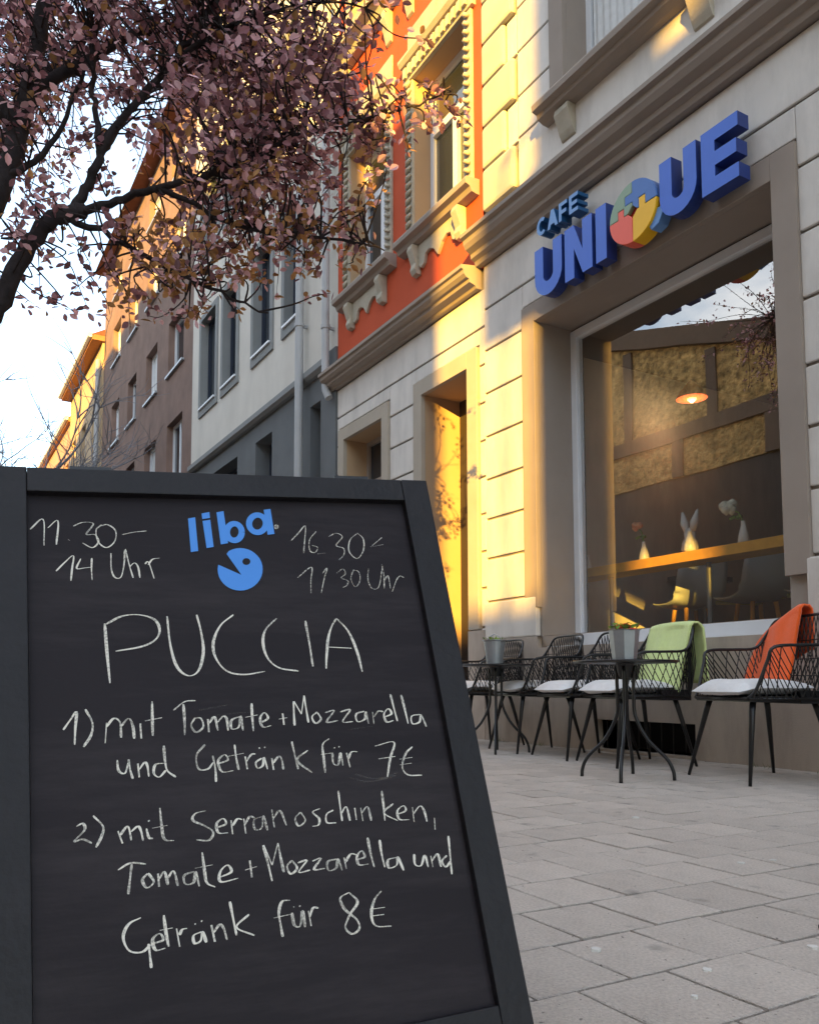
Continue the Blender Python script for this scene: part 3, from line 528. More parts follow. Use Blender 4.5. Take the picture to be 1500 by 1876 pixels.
# the shop window itself
FY = D + 0.38
sw = MB(); fw_ = 0.075
sw.box(WX0, WX0 + 0.07, FY, FY + 0.07, WZ0 + 0.13, WZ1 - 0.02); sw.box(WX1 - 0.06, WX1, FY, FY + 0.07, WZ0 + 0.13, WZ1 - 0.02)
sw.box(WX0, WX1, FY - 0.01, FY + 0.07, WZ0, WZ0 + 0.13); sw.box(WX0 + .07, WX1 - .06, FY, FY + 0.07, WZ1 - 0.09, WZ1 - 0.02)
swo = sw.build('shop_window', 'white_paint', cafe, bevel=0.006, label='large fixed shop window with white frame')
b = MB(); b.add([(WX0 + .06, FY + 0.04, WZ0 + .1), (WX1 - .05, FY + 0.04, WZ0 + .1), (WX1 - .05, FY + 0.04, WZ1 - .06), (WX0 + .06, FY + 0.04, WZ1 - .06)], [(0, 1, 2, 3)])
b.build('pane', 'window_glass', swo)
b = MB(); b.box(WX0 + .005, WX1 - .005, D + 0.06, FY - 0.012, WZ0 - 0.03, WZ0 + 0.012); b.build('sill', 'white_paint', swo, bevel=0.006)
window(cafe, -1.9, 0.3, 0.86, 3.58, FY, mull=0, transom=0)
window(cafe, 2.2, 3.6, 0.2, 3.38, D + 0.3, frame='eave_wood', transom=0.8)
# cornice between the storeys
prof = [(D + 0.01, 4.43), (D - 0.06, 4.43), (D - 0.075, 4.47), (D - 0.115, 4.49), (D - 0.12, 4.53), (D - 0.175, 4.56), (D - 0.20, 4.60), (D - 0.205, 4.64), (D - 0.24, 4.655), (D - 0.24, 4.69), (D - 0.02, 4.735), (D + 0.01, 4.735)]
b = MB(); b.profile(prof, XL - 0.05, XR + 0.05); b.build('cornice', 'taupe_render', cafe, label='brown moulded cornice over the ground floor')
# upper floor courses and quoins
zs = [4.74, 4.90, 5.37, 5.76, 6.18, 6.60, 7.02, 7.44, 7.86, 8.28, 8.70]
for i in range(len(zs) - 1):
    z0, z1 = zs[i] + g, zs[i + 1] - g
    if z1 < 4.95: course(XL + 0.01, XR, z0 - g, z1, bev=0.006); continue
    if i == 1: course(-5.60, XR, z0, z1 - 0.0, bev=0.008)
    elif z1 < 7.8:
        for a, c in ((-5.60, -5.17), (-3.36, -1.8), (0.0, 1.8), (3.6, XR)): course(a, c, z0, z1)
    else: course(-5.60, XR, z0, z1)
b = MB(); b.box(XL, XR, D - 0.003, D + 0.02, 8.72, 14.2); 
bw = MB(); bw.wall(XL, XR, 8.71, 14.2, D - 0.003, 0.025, [h for h in hol if h[2] > 8.5]); bw.build('upper_wall', 'light_render', cafe)
qz = 4.93; k = 0
while qz < 8.5:
    hq = 0.395; x1 = -5.63 if k % 2 == 0 else -5.76
    b = MB(); b.box(-6.10, x1, D - 0.045, D + 0.02, qz, qz + hq); b.build('quoin_stone', 'quoin_render', cafe, bevel=0.03, smooth=False)
    if k % 2: course(x1 + 0.012, -5.612, qz + 0.01, qz + hq - 0.01, bev=0.006)
    qz += hq + 0.02; k += 1
# upper window
surround(cafe, UX0, UX1, UZ0 - 0.0, UZ1, 0.17, 'taupe_render')
window(cafe, UX0, UX1, UZ0, UZ1, D + 0.24, pane='dark_glass', label='upper window with white curtains over the sign')
b = MB(); b.grid(lambda u, v: (UX0 + 0.07 + 0.55 * u, D + 0.262 + 0.008 * math.sin(u * 45), UZ0 + 0.07 + 1.95 * v), 40, 2); b.build('curtain', 'curtain', cafe)
for (a, c) in ((-1.6, -0.2), (2.0, 3.4)):
    surround(cafe, a, c, 5.4, 7.5, 0.17, 'taupe_render'); window(cafe, a, c, 5.4, 7.5, D + 0.24)
for r in range(1, 3):
    for (a, c) in ((UX0, UX1), (-1.6, -0.2), (2.0, 3.4)): window(cafe, a, c, 5.4 + 3.3 * r, 7.4 + 3.3 * r, D + 0.2)
for (a, c) in ((UX0 - 0.22, UX1 + 0.22), (-1.82, 0.02), (1.78, 3.62)):
    b = MB(); b.profile([(D + 0.24, 5.40), (D - 0.17, 5.37), (D - 0.185, 5.345), (D - 0.18, 5.30), (D - 0.13, 5.285), (D - 0.12, 5.25), (D - 0.06, 5.225), (D + 0.02, 5.22), (D + 0.24, 5.30)], a, c)
    b.build('window_ledge', 'taupe_render', cafe, label='projecting stone ledge under the upper window')
    for xb in (a + 0.18, c - 0.34):
        b = MB(); b.profile([(D + 0.0, 5.222), (D - 0.09, 5.222), (D - 0.10, 5.17), (D - 0.07, 5.10), (D - 0.045, 5.03), (D - 0.02, 4.98), (D + 0.0, 4.97)], xb, xb + 0.16); b.build('ledge_bracket', 'cream_stone', cafe, bevel=0.005)

# cafe interior (a room of its own behind the glass)
room = thing('cafe_interior', (-4, 6, 0), 'dim brown cafe room seen through the shop window', 'room')
b = MB(); b.box(-8.5, 2.0, FY + 0.25, 10.5, 0.10, 0.20); b.build('floor', 'interior_floor', room)
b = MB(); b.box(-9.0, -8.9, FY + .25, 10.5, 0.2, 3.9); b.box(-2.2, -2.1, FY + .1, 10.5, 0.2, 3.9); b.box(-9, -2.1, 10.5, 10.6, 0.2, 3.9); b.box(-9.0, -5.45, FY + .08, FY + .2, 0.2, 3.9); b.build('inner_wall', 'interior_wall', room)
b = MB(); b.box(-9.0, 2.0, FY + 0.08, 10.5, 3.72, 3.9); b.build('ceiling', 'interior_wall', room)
# striped seating wall at the back
for k in range(7):
    b = MB(); x = -8.9 + k * 0.34
    b.grid(lambda u, v: (x + 0.30 * u, 8.9 - 0.25 * math.sin(v * math.pi) , 2.55 + 0.95 * v), 1, 8)
    b.build('wall_panel', 'stripe_light' if k % 2 == 0 else 'stripe_dark', room, label='%s curved upright panel' % ('pale' if k % 2 == 0 else 'dark brown'))

# ---- orange house
org = thing('orange_house', (-7.7, D, 0), 'orange red house with carved window surrounds over a cream ground floor', 'building')
OX0, OX1 = -9.28, XL
A_, B_ = (-8.92, -7.98, 5.34, 7.12), (-7.38, -6.40, 5.34, 7.12)
dr = (-7.23, -6.40, 0.05, 3.52); sm = (-9.06, -8.09, 1.35, 3.52)
oh = [(*dr, 0.68), (*sm, 0.35), (*A_, 0.22), (*B_, 0.22)]
for r in range(1, 3):
    for w_ in (A_, B_): oh.append((w_[0], w_[1], w_[2] + 3.5 * r, w_[3] + 3.5 * r, 0.22))
b = MB(); b.wall(OX0, OX1, 0, 4.42, D + 0.022, 0.3, oh[:2], 0, 1); b.build('lower_wall', ['groove_render', 'jamb_render'], org)
b = MB(); b.wall(OX0, OX1, 4.42, 14.6, D, 0.22, oh[2:], 0, 1); b.build('upper_wall', ['orange_render', 'jamb_render'], org)
body(org, OX0, OX1, 14.6, 'orange_render', front=4.55)
ol = [0.30, 0.66, 1.02, 1.38, 1.72, 2.07, 2.42, 2.76, 3.12, 3.485, 3.85, 4.22]
for i in range(len(ol) - 1):
    z0, z1 = ol[i] + g, ol[i + 1] - g
    for a, c in ([(OX0, OX1)] if z0 > 3.7 else [(-7.935, -7.375), (-6.225, OX1)] + ([(OX0, -9.235)] if True else [])): course(a, c, z0, z1, parent=org, y0=D - 0.002)
    if z0 <= 3.7 and z1 < 1.3: course(-9.233, -7.937, z0, z1, parent=org, y0=D - 0.002)
course(-7.373, -6.227, 3.70, 3.839, parent=org, y0=D - 0.002); course(-9.233, -7.937, 3.70, 3.839, parent=org, y0=D - 0.002)
surround(org, dr[0], dr[1], 1.0, dr[3], 0.16, 'sand_trim', y0=D - 0.03)
surround(org, sm[0], sm[1], sm[2], sm[3], 0.15, 'sand_trim', y0=D - 0.03)
b = MB(); b.box(OX0, dr[0] - 0.01, D - 0.04, D + 0.02, 0, 0.29); b.box(dr[1] + 0.01, OX1, D - 0.04, D + 0.02, 0, 0.99); b.build('plinth', 'plinth_render', org)
b = MB(); b.box(dr[0], dr[1], D + 0.64, D + 0.68, 0.05, 3.5); 
for z0, z1 in ((0.3, 1.1), (1.25, 2.3)): b.box(dr[0] + 0.12, dr[1] - 0.12, D + 0.63, D + 0.65, z0, z1)
b.build('door', 'jamb_render', org, label='panelled door deep in its recess, coloured warm like the sunlit jamb'); b = MB(); b.box(dr[0] - .02, dr[1] + .02, D - 0.1, D + 1.05, 0.0, 0.05); b.build('door_step', 'kerb_stone', org)  # door takes the jamb's warm colour to brighten its shaded strip
window(org, sm[0], sm[1], sm[2], sm[3], D + 0.30, frame='taupe_render', transom=0.75, mull=0, pane='dark_glass')
prof2 = [(D + 0.01, 4.225), (D - 0.05, 4.225), (D - 0.065, 4.25), (D - 0.13, 4.27), (D - 0.135, 4.30), (D - 0.165, 4.31), (D - 0.195, 4.34), (D - 0.20, 4.375), (D - 0.225, 4.385), (D - 0.225, 4.42), (D - 0.0, 4.455), (D + 0.01, 4.455)]
b = MB(); b.profile(prof2, OX0 - 0.12, XL - 0.052); b.build('cornice', 'taupe_render', org, label='moulded band between cream ground floor and orange storeys')
def ornate(x0, x1, z0, z1):
    # plain outer fillet, a twisted rope inside it
    for xa, xb in ((x0 - 0.12, x0 - 0.002), (x1 + 0.002, x1 + 0.12)):
        b = MB(); b.box(xa, xb, D - 0.035, D + 0.002, z0, z1); b.build('window_surround', 'cream_stone', org, bevel=0.006)
        b = MB(); nz = int((z1 - z0) / 0.085)
        for k in range(nz):
            zc = z0 + 0.04 + k * (z1 - z0) / nz
            s_ = 1 if xa < x0 else -1
            b.tube([(xa + 0.018, D - 0.046, zc - 0.028 * s_), ((xa + xb) / 2, D - 0.062, zc), (xb - 0.018, D - 0.046, zc + 0.028 * s_)], [0.016, 0.026, 0.016], 6)
        b.build('rope_moulding', 'cream_stone', org, smooth=True)
    b = MB(); b.box(x0 - 0.17, x1 + 0.17, D - 0.05, D + 0.002, z1 + 0.002, z1 + 0.20); b.build('lintel', 'cream_stone', org, bevel=0.006)
    b = MB(); nb = 13
    for k in range(nb):
        xx = x0 - 0.13 + k * (x1 - x0 + 0.26) / nb; b.box(xx, xx + 0.06, D - 0.085, D - 0.05, z1 + 0.04, z1 + 0.16)
    b.build('dentils', 'cream_stone', org, bevel=0.008)
    b = MB(); b.profile([(D, z1 + 0.205), (D - 0.08, z1 + 0.205), (D - 0.11, z1 + 0.25), (D - 0.11, z1 + 0.28), (D, z1 + 0.30)], x0 - 0.19, x1 + 0.19); b.build('moulding', 'cream_stone', org)
    b = MB(); b.box(x0 - 0.12, x1 + 0.12, D - 0.02, D + .002, z1 + 0.30, z1 + 0.62); b.build('frieze_panel', 'cream_stone', org)
    b = MB(); b.profile([(D, z1 + 1.18), (D - 0.10, z1 + 1.18), (D - 0.13, z1 + 1.25), (D - 0.24, z1 + 1.29), (D - 0.25, z1 + 1.36), (D, z1 + 1.42)], x0 - 0.24, x1 + 0.24); b.build('hood_cornice', 'cream_stone', org, label='projecting hood moulding high over the window')
    for xc in (x0 - 0.12, x1 + 0.0):
        b = MB(); b.profile([(D, z1 + 1.18), (D - 0.10, z1 + 1.18), (D - 0.12, z1 + 1.05), (D - 0.06, z1 + 0.92), (D - 0.03, z1 + 0.80), (D, z1 + 0.78)], xc, xc + 0.12); b.build('hood_bracket', 'cream_stone', org, bevel=0.006)
    b = MB(); b.profile([(D + 0.2, z0 - 0.01), (D - 0.15, z0 - 0.025), (D - 0.165, z0 - 0.05), (D - 0.16, z0 - 0.095), (D - 0.11, z0 - 0.115), (D - 0.09, z0 - 0.16), (D - 0.03, z0 - 0.175), (D + 0.02, z0 - 0.175)], x0 - 0.22, x1 + 0.2)
    b.build('window_ledge', 'taupe_render', org, bevel=0.003)
    # scalloped apron with scrolled brackets
    w = x1 - x0; zb = z0 - 0.178
    pts = [(0.06, 0), (0.06, -0.10), (0.10, -0.20), (0.17, -0.27), (0.23, -0.24), (0.26, -0.15), (0.33, -0.13), (0.42, -0.17), (0.5, -0.27), (0.58, -0.17), (0.67, -0.13), (0.74, -0.15), (0.77, -0.24), (0.83, -0.27), (0.90, -0.20), (0.94, -0.10), (0.94, 0)]
    b = MB(); b.prism([(x0 + p[0] * w, zb + p[1] * 1.0) for p in pts], D - 0.035, D + 0.002); b.build('apron', 'cream_stone', org, bevel=0.008)
    for xc in (x0 + 0.02, x1 - 0.12):
        b = MB(); b.profile([(D, zb), (D - 0.11, zb), (D - 0.125, zb - 0.05), (D - 0.10, zb - 0.12), (D - 0.07, zb - 0.20), (D - 0.085, zb - 0.26), (D - 0.06, zb - 0.31), (D, zb - 0.32)], xc, xc + 0.10); b.build('scroll_bracket', 'cream_stone', org, bevel=0.008)
ornate(*A_); ornate(*B_)
for w_ in (A_, B_):
    window(org, w_[0], w_[1], w_[2], w_[3], D + 0.20, transom=0.66, mull=1, w=0.07)
b = MB(); b.grid(lambda u, v: (B_[0] + 0.09 + 0.30 * u, D + 0.262 + 0.006 * math.sin(u * 30), B_[2] + .08 + 1.0 * v), 20, 1); b.build('curtain', 'stripe_light', org)
for r in range(1, 3):
    for w_ in (A_, B_): window(org, w_[0], w_[1], w_[2] + 3.5 * r, w_[3] + 3.5 * r, D + 0.18); surround(org, w_[0], w_[1], w_[2] + 3.5 * r, w_[3] + 3.5 * r, 0.12, 'cream_stone', y1=D + .002)

# ---- white and grey house
wh = thing('white_house', (-12.6, D, 0), 'cream white rendered house with dark grey ground floor and dark shutters', 'building')
HX0, HX1 = -15.88, -9.285
rows = [(5.70, 7.45), (8.75, 10.35), (11.5, 12.7)]
cols = [(-15.25, -14.35), (-13.92, -13.20), (-12.36, -11.62), (-11.05, -10.52)]
wh_h = [(c[0], c[1], r[0], r[1], 0.16) for r in rows for c in cols]
b = MB(); b.wall(HX0, HX1, 4.78, 13.3, D, 0.16, wh_h, 0, 1); b.build('upper_wall', ['white_render', 'grey_trim'], wh)
lows = [(-15.2, -14.6, 0.9, 4.33), (-17.24, -13.20, 0.9, 4.33), (-12.33, -11.62, 0.05, 4.33), (-10.72, -10.5, 0.9, 4.28), (-10.2, -9.86, 0.05, 4.28)]
b = MB(); b.wall(HX0, HX1, 0, 4.62, D + 0.03, 0.3, [(*l_, 0.3) for l_ in lows], 0, 0); b.build('lower_wall', 'grey_render', wh)
for l_ in lows: window(wh, *l_, D + 0.27, frame='shutter_blue', mull=0, transom=0.7, w=0.05)
b = MB(); b.profile([(D + 0.03, 4.62), (D - 0.03, 4.62), (D - 0.075, 4.66), (D - 0.075, 4.74), (D - 0.0, 4.78), (D + 0.03, 4.78)], HX0, -9.62); b.build('string_course', 'grey_trim', wh)
b = MB(); b.box(-9.60, HX1, D - 0.03, D + 0.03, 0, 4.8); b.build('corner_pilaster', 'grey_render', wh)
body(wh, HX0, HX1, 13.3, 'white_render', front=4.55)
for r in rows:
    for c in cols:
        for k in range(1):
            b = MB(); x0, x1 = c; w = 0.11
            b.box(x0 - w, x0, D - 0.03, D + 0.002, r[0] - 0.13, r[1] + 0.1); b.box(x1, x1 + w, D - 0.03, D + 0.002, r[0] - 0.13, r[1] + 0.1); b.box(x0, x1, D - 0.03, D + 0.002, r[1], r[1] + 0.1); b.box(x0, x1, D - 0.03, D + .002, r[0] - 0.13, r[0] - 0.002)
            b.build('window_surround', 'grey_trim', wh)
        wo = window(wh, c[0], c[1], r[0], r[1], D + 0.12, frame='shutter_blue', mull=1, transom=0, w=0.045)
        b = MB(); b.box(c[0] - 0.02, c[1] + 0.02, D - 0.06, D + 0.10, r[0] + 0.002, r[0] + 0.035); b.build('sill', 'white_paint', wo)
def pipe(x, y, z0, z1, r, label, foot=None):
    t = thing('drainpipe', (x, y, z0), label, 'drainpipe')
    b = MB(); path = [(x, y, z1), (x, y, z0)]
    if foot: path = [(x, y, z1), (x, y, z0 + 0.3), (x + 0.02, y, z0 + 0.18)] + foot
    b.tube(path, r, 14); b.build('pipe', 'pipe_paint', t, smooth=False)
    z = z0 + 1.0
    while z < z1:
        b = MB(); b.tube([(x, y, z), (x, y, z + 0.05)], r * 1.22, 14); b.box(x - 0.015, x + 0.015, y, 4.52, z, z + 0.04); b.build('bracket', 'pipe_paint', t); z += 2.2
    return t
pipe(-10.25, 4.38, 0.0, 13.2, 0.058, 'pale grey drainpipe running full height down the white house front')
pipe(-9.40, 4.38, 4.05, 13.2, 0.050, 'pale drainpipe at the joint of white and orange houses, bent foot over grey wall', foot=[(-9.33, 4.40, 4.12)])

# ---- brown rendered house
br = thing('brown_house', (-20.7, D, 0), 'rough reddish brown rendered house with plain deep set windows', 'building')
bx0, bx1 = -25.5, -15.88
brows = [(1.0, 2.6), (4.75, 6.12), (7.22, 8.42), (9.60, 10.72), (11.6, 12.4)]
bcols = [(-17.85, -16.62), (-19.95, -18.85), (-22.0, -21.0), (-24.15, -23.1)]
bh = [(c[0], c[1], r[0], r[1], 0.2) for r in brows for c in bcols]
b = MB(); b.wall(bx0, bx1, 0, 12.9, D + 0.01, 0.2, bh, 0, 0); b.build('wall', 'brown_render', br)
body(br, bx0, bx1, 12.9, 'brown_render', front=4.55)
k = 0
for r in brows:
    for c in bcols:
        k += 1
        wo = window(br, c[0], c[1], r[0], r[1], D + 0.15, mull=1 if k % 3 else 0, transom=0, w=0.07, pane='curtain' if k % 2 == 0 else 'dark_glass')
        b = MB(); b.box(c[0] - 0.06, c[1] + 0.06, D - 0.05, D + 0.14, r[0] - 0.045, r[0] + 0.002); b.build('sill', 'zinc', wo)

# ---- houses further down the street
def far_house(name, label, x0, x1, y, h, m, rowz, n, eave, trim='white_paint', group=None, ridge=3.0):
    t = thing(name, ((x0 + x1) / 2, y, 0), label, 'building', group)
    cw = (x1 - x0) / n; cs = [(x0 + cw * (i + 0.28), x0 + cw * (i + 0.72)) for i in range(n)]
    hs = [(c[0], c[1], z, z + 1.5, 0.18) for z in rowz for c in cs]
    b = MB(); b.wall(x0, x1, 0, h, y, 0.18, hs); b.box(x1 - 0.02, x1, y + 0.001, D + 0.3, 0, h); b.build('wall', m, t)
    b = MB(); b.box(x0, x0 + 0.2, y + 0.02, y + 9, 0, h); b.box(x1 - 0.25, x1 - 0.02, y + .3, y + 9, 0, h); b.build('side_wall', m, t)
    for q in hs: window(t, q[0], q[1], q[2], q[3], y + 0.13, mull=1, transom=0, w=0.08)
    if eave:
        b = MB(); b.box(x0 - 0.1, x1 + 0.1, y - eave, y + 0.3, h, h + 0.16); b.build('eave', 'eave_wood', t)
        b = MB(); b.tube([(x0 - 0.1, y - eave - 0.05, h + 0.14), (x1 + 0.1, y - eave - 0.05, h + 0.14)], 0.09, 8); b.build('gutter', trim, t)
    b = MB(); b.profile([(y - eave, h + 0.165), (y + 9.4, h + 0.165), (y + 4.7, h + ridge)], x0 - 0.1, x1 + 0.1); b.build('roof', 'roof_tile', t)
    return t
f5 = far_house('corner_house', 'ochre house with wooden eaves and white gutter, past the brown house', -31.6, -25.52, 4.45, 10.85, 'ochre_render', [1.2, 4.3, 7.6], 3, 0.32)
f6 = far_house('pink_house', 'pinkish house with lit eaves beyond the ochre house', -46, -31.7, 4.5, 10.1, 'pink_render', [1.2, 4.2, 7.2], 9, 0.12)
f7 = far_house('yellow_house', 'low yellow house farthest down the street', -75, -46.1, 4.5, 9.0, 'yellow_render', [1.2, 4.2, 7.2], 12, 0.4)
pipe(-25.6, 4.35, 0.0, 10.3, 0.07, 'white drainpipe between the brown and the ochre house')

# ------------------------------------------------------------------ houses across the street (seen in the shop window, and casting the shade)
OY = -14.0
def opp(name, label, x0, x1, h, m, rowz, n, y=OY, depth=10.0, lower=None, ridge=None, side_windows=False, bands=False):
    t = thing(name, ((x0 + x1) / 2, y, 0), label, 'building')
    cw = (x1 - x0) / n; cs = [(x0 + cw * (i + 0.3), x0 + cw * (i + 0.7)) for i in range(n)]
    b = MB(); b.box(x0, x1, y - depth, y - 0.0, 0 if lower is None else lower, h); b.build('wall', m, t)
    if lower is not None:
        b = MB(); b.box(x0, x1, y - depth, y - 0.05, 0, lower); b.build('lower_wall', 'shop_brown', t)
    if bands:
        for z in bands:
            b = MB(); b.box(x0, x1, y + 0.002, y + 0.12, z, z + 0.55); b.build('string_course', 'band_brown', t)
    for z in rowz:
        for c in cs:
            b = MB(); w = 0.1; q = (c[0], c[1], z, z + 1.6)
            b.box(q[0] - w, q[1] + w, y + 0.003, y + 0.06, q[2] - w, q[3] + w); wo = b.build('window', 'band_brown', t)
            b = MB(); b.box(q[0], q[1], y + 0.02, y + 0.065, q[2], q[3]); b.build('pane', 'dark_glass', wo)
    return t
bh_ = opp('brick_house', 'long ochre stucco house across the street with brown bands', -62, -14.02, 11.2, 'rough_stucco', [], 22, lower=8.0, bands=[9.35])
b = MB(); b.prism([(-62, 11.201), (-14.02, 11.201), (-14.02, 11.5), (-24.5, 14.6), (-62, 14.6)], OY - 8, OY - 0.001); b.build('gable_wall', 'rough_stucco', bh_)
b = MB(); b.prism([(-62, 14.0), (-24.6, 14.0), (-14.02, 10.9), (-14.02, 11.6), (-24.5, 14.7), (-62, 14.7)], OY + 0.004, OY + 0.25); b.build('eave', 'band_brown', bh_)
for i in range(12):
    b = MB(); x = -60 + i * 3.9; b.box(x, x + 0.5, OY + 0.003, OY + 0.10, 8.0, 9.349); zt_ = (10.8 + (-14 - x - 2) * .2952) if x + 2 > -24.6 else 13.9; b.box(x + 1.6, x + 2.0, OY + 0.003, OY + 0.08, 9.91, zt_); b.build('pilaster', 'band_brown', bh_)
o2 = opp('tall_house', 'tall brown house across the street with stepped roof', 0, 9.0, 16.4, 'rough_stucco', [1.2, 5.2, 8.6, 12.0], 4)
opp('narrow_house', 'narrow stucco house across the street beside the tallest one', 9.02, 13.4, 16.3, 'rough_stucco', [1.2, 5.2, 8.6, 12.0], 2)
opp('plain_house', 'plain ochre house across the street between brown banded and tall houses', -14, -0.02, 12.9, 'ochre_render', [1.2, 5.2, 8.6], 6)
opp('corner_house', 'lower corner house across the street at the side street', 13.4, 16.3, 14.4, 'ochre_render', [1.2, 5.2, 8.6], 1)
opp('corner_house', 'lowest gabled end house across the street at the side street', 16.3, 18.05, 13.05, 'ochre_render', [1.2, 5.2, 8.6], 1)
pt = opp('tower_house', 'tall grey house at the far corner of the side street', 37.3, 80, 21.0, 'white_render', [1.2, 5.2, 8.6, 12, 15], 10)
b = MB()
b.wall(20.23, 37.29, 0, 21, -14.5, 0.5, [(20.92, 22.35, 7.70, 8.25), (20.23, 20.90, 11.40, 11.76), (21.03, 22.0, 11.28, 11.56)]); b.wall(20.23, 37.29, 0, 21, -14.0, 0.0, [(20.92, 22.35, 7.70, 8.25), (20.23, 20.90, 11.40, 11.76), (21.03, 22.0, 11.28, 11.56)])
b.add([(20.23, -14.5, 0), (20.23, -14, 0), (20.23, -14, 11.40), (20.23, -14.5, 11.40)], [(0, 1, 2, 3)]); b.add([(20.23, -14.5, 11.76), (20.23, -14, 11.76), (20.23, -14, 21), (20.23, -14.5, 21)], [(0, 1, 2, 3)])
b.build('sun_mask_wall', 'white_render', pt)  # unseen wall added to shade the cafe front; slots let sun patches through
b = MB(); b.box(19.45, 20.22, -14.5, -14.0, 9.98, 11.14); b.build('shade_block', 'white_render', pt)  # unseen box added to cast the shaded band across the sunlit strip
opp('shade_house', 'long unseen house added across the side street to shade the ground', 22, 85, 12.75, 'pink_render', [1.5, 5, 9], 12, y=-30)  # added out of view so the sunlit strip stops above the ground
t = thing('street_lamp', (17.24, -12.6, 0), 'tall grey lamp post on the pavement across the street', 'street lamp')
b = MB(); b.tube([(17.24, -12.6, 0), (17.24, -12.6, 5), (17.24, -12.6, 11)], [0.045, 0.035, 0.025], 10); b.build('pole', 'zinc', t)
b = MB(); b.tube([(17.24, -12.6, 10.9), (17.24, -11.6, 11.3), (17.24, -10.9, 11.3)], 0.035, 8); b.box(17.14, 17.34, -11.3, -10.6, 11.22, 11.34); b.build('lamp_arm', 'zinc', t)

# ------------------------------------------------------------------ the sign: raised letters on the wall over the shop window
sign = thing('cafe_sign', (-4.2, D, 3.9), 'raised blue letter sign CAFE UNIQUE with puzzle piece letter over shop window', 'sign')
SY0, SY1 = 4.325, 4.43
def u_shape(x0, x1, z0, z1, w):
    xm, R_ = (x0 + x1) / 2, (x1 - x0) / 2; ri = R_ - w; zc = z0 + R_ * 1.05
    p = [(x0, z1), (x0, zc)] + [(xm + R_ * math.cos(a), zc + R_ * 1.05 * math.sin(a)) for a in [R(180 + 15 * k) for k in range(1, 12)]] + [(x1, zc), (x1, z1), (x1 - w, z1), (x1 - w, zc)]
    p += [(xm + ri * math.cos(a), zc + ri * math.sin(a)) for a in [R(360 - 15 * k) for k in range(1, 12)]] + [(x0 + w, zc), (x0 + w, z1)]
    return p
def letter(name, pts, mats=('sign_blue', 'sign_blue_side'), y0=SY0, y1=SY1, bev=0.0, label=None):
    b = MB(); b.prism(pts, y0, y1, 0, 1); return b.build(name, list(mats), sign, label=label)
zb, zt = 3.65, 4.075
w = 0.105
letter('letter_u', u_shape(-5.195, -4.865, zb, zt, w))
letter('letter_n', [(-4.83, zb), (-4.83 + w, zb), (-4.83 + w, zt - 0.19), (-4.525 - w, zb), (-4.525, zb), (-4.525, zt), (-4.525 - w, zt), (-4.525 - w, zb + 0.19), (-4.83 + w, zt), (-4.83, zt)])
letter('letter_i', [(-4.485, zb), (-4.375, zb), (-4.375, zt), (-4.485, zt)])
letter('letter_u', u_shape(-3.865, -3.555, zb, zt, w))
e0, e1 = -3.515, -3.235; h_ = (zt - zb); bar = 0.092
letter('letter_e', [(e0, zb), (e1, zb), (e1, zb + bar), (e0 + w, zb + bar), (e0 + w, zb + h_ / 2 - bar / 2), (e1 - 0.015, zb + h_ / 2 - bar / 2), (e1 - 0.015, zb + h_ / 2 + bar / 2), (e0 + w, zb + h_ / 2 + bar / 2), (e0 + w, zt - bar), (e1, zt - bar), (e1, zt), (e0, zt)])
# the round puzzle letter
qx, qz, QR = -4.105, 3.862, 0.222
arc = lambda a0, a1, n=10: [(QR * math.cos(R(a0 + (a1 - a0) * k / n)), QR * math.sin(R(a0 + (a1 - a0) * k / n))) for k in range(n + 1)]
Q = lambda pts: [(qx + p[0], qz + p[1]) for p in pts]
def piece(nm, pts, m, lab, y0=SY0 - 0.012):
    b = MB(); b.prism(Q(pts), y0, SY1); b.build(nm, m, sign, label=lab, bevel=0.004)
e = 0.0025
piece('puzzle_piece', arc(90, 180)[:-1] + [(-QR, e), (-.14, e), (-.14, .062), (-.08, .062), (-.08, e), (-.045, e), (-e, .045), (-e, .07), (-.072, .07), (-.072, .14), (-e, .14)], 'piece_green', 'grey green puzzle piece')
piece('puzzle_piece', [(e, .14), (-.068, .138), (-.068, .072), (e, .072), (e, .045), (.045, e), (.06, e), (.06, .072), (.122, .072), (.122, e), (QR, e)] + arc(0, 90)[1:], 'piece_blue', 'blue puzzle piece')
piece('puzzle_piece', [(QR, -e), (.119, -e), (.119, .068), (.063, .068), (.063, -e), (.045, -e), (e, -.045)] + arc(-90, 0)[:-1], 'piece_yellow', 'yellow puzzle piece')
piece('puzzle_piece', [(-.045, -e), (-.083, -e), (-.083, .058), (-.137, .058), (-.137, -e)] + arc(180, 270)[:-1] + [(-e, -QR), (-e, -.045)], 'piece_red', 'salmon red puzzle piece')
piece('puzzle_heart', [(-.045, 0), (0, -.045), (.045, 0), (0, .045)], 'piece_heart', 'dark red heart in the middle', y0=SY0 + 0.02)
piece('puzzle_tail', [(.12, -.105), (.17, -.075), (.235, -.075), (.255, -.12), (.215, -.185), (.15, -.205), (.13, -.17)], 'piece_tail', 'light blue tail of the letter', y0=SY0 + 0.01)
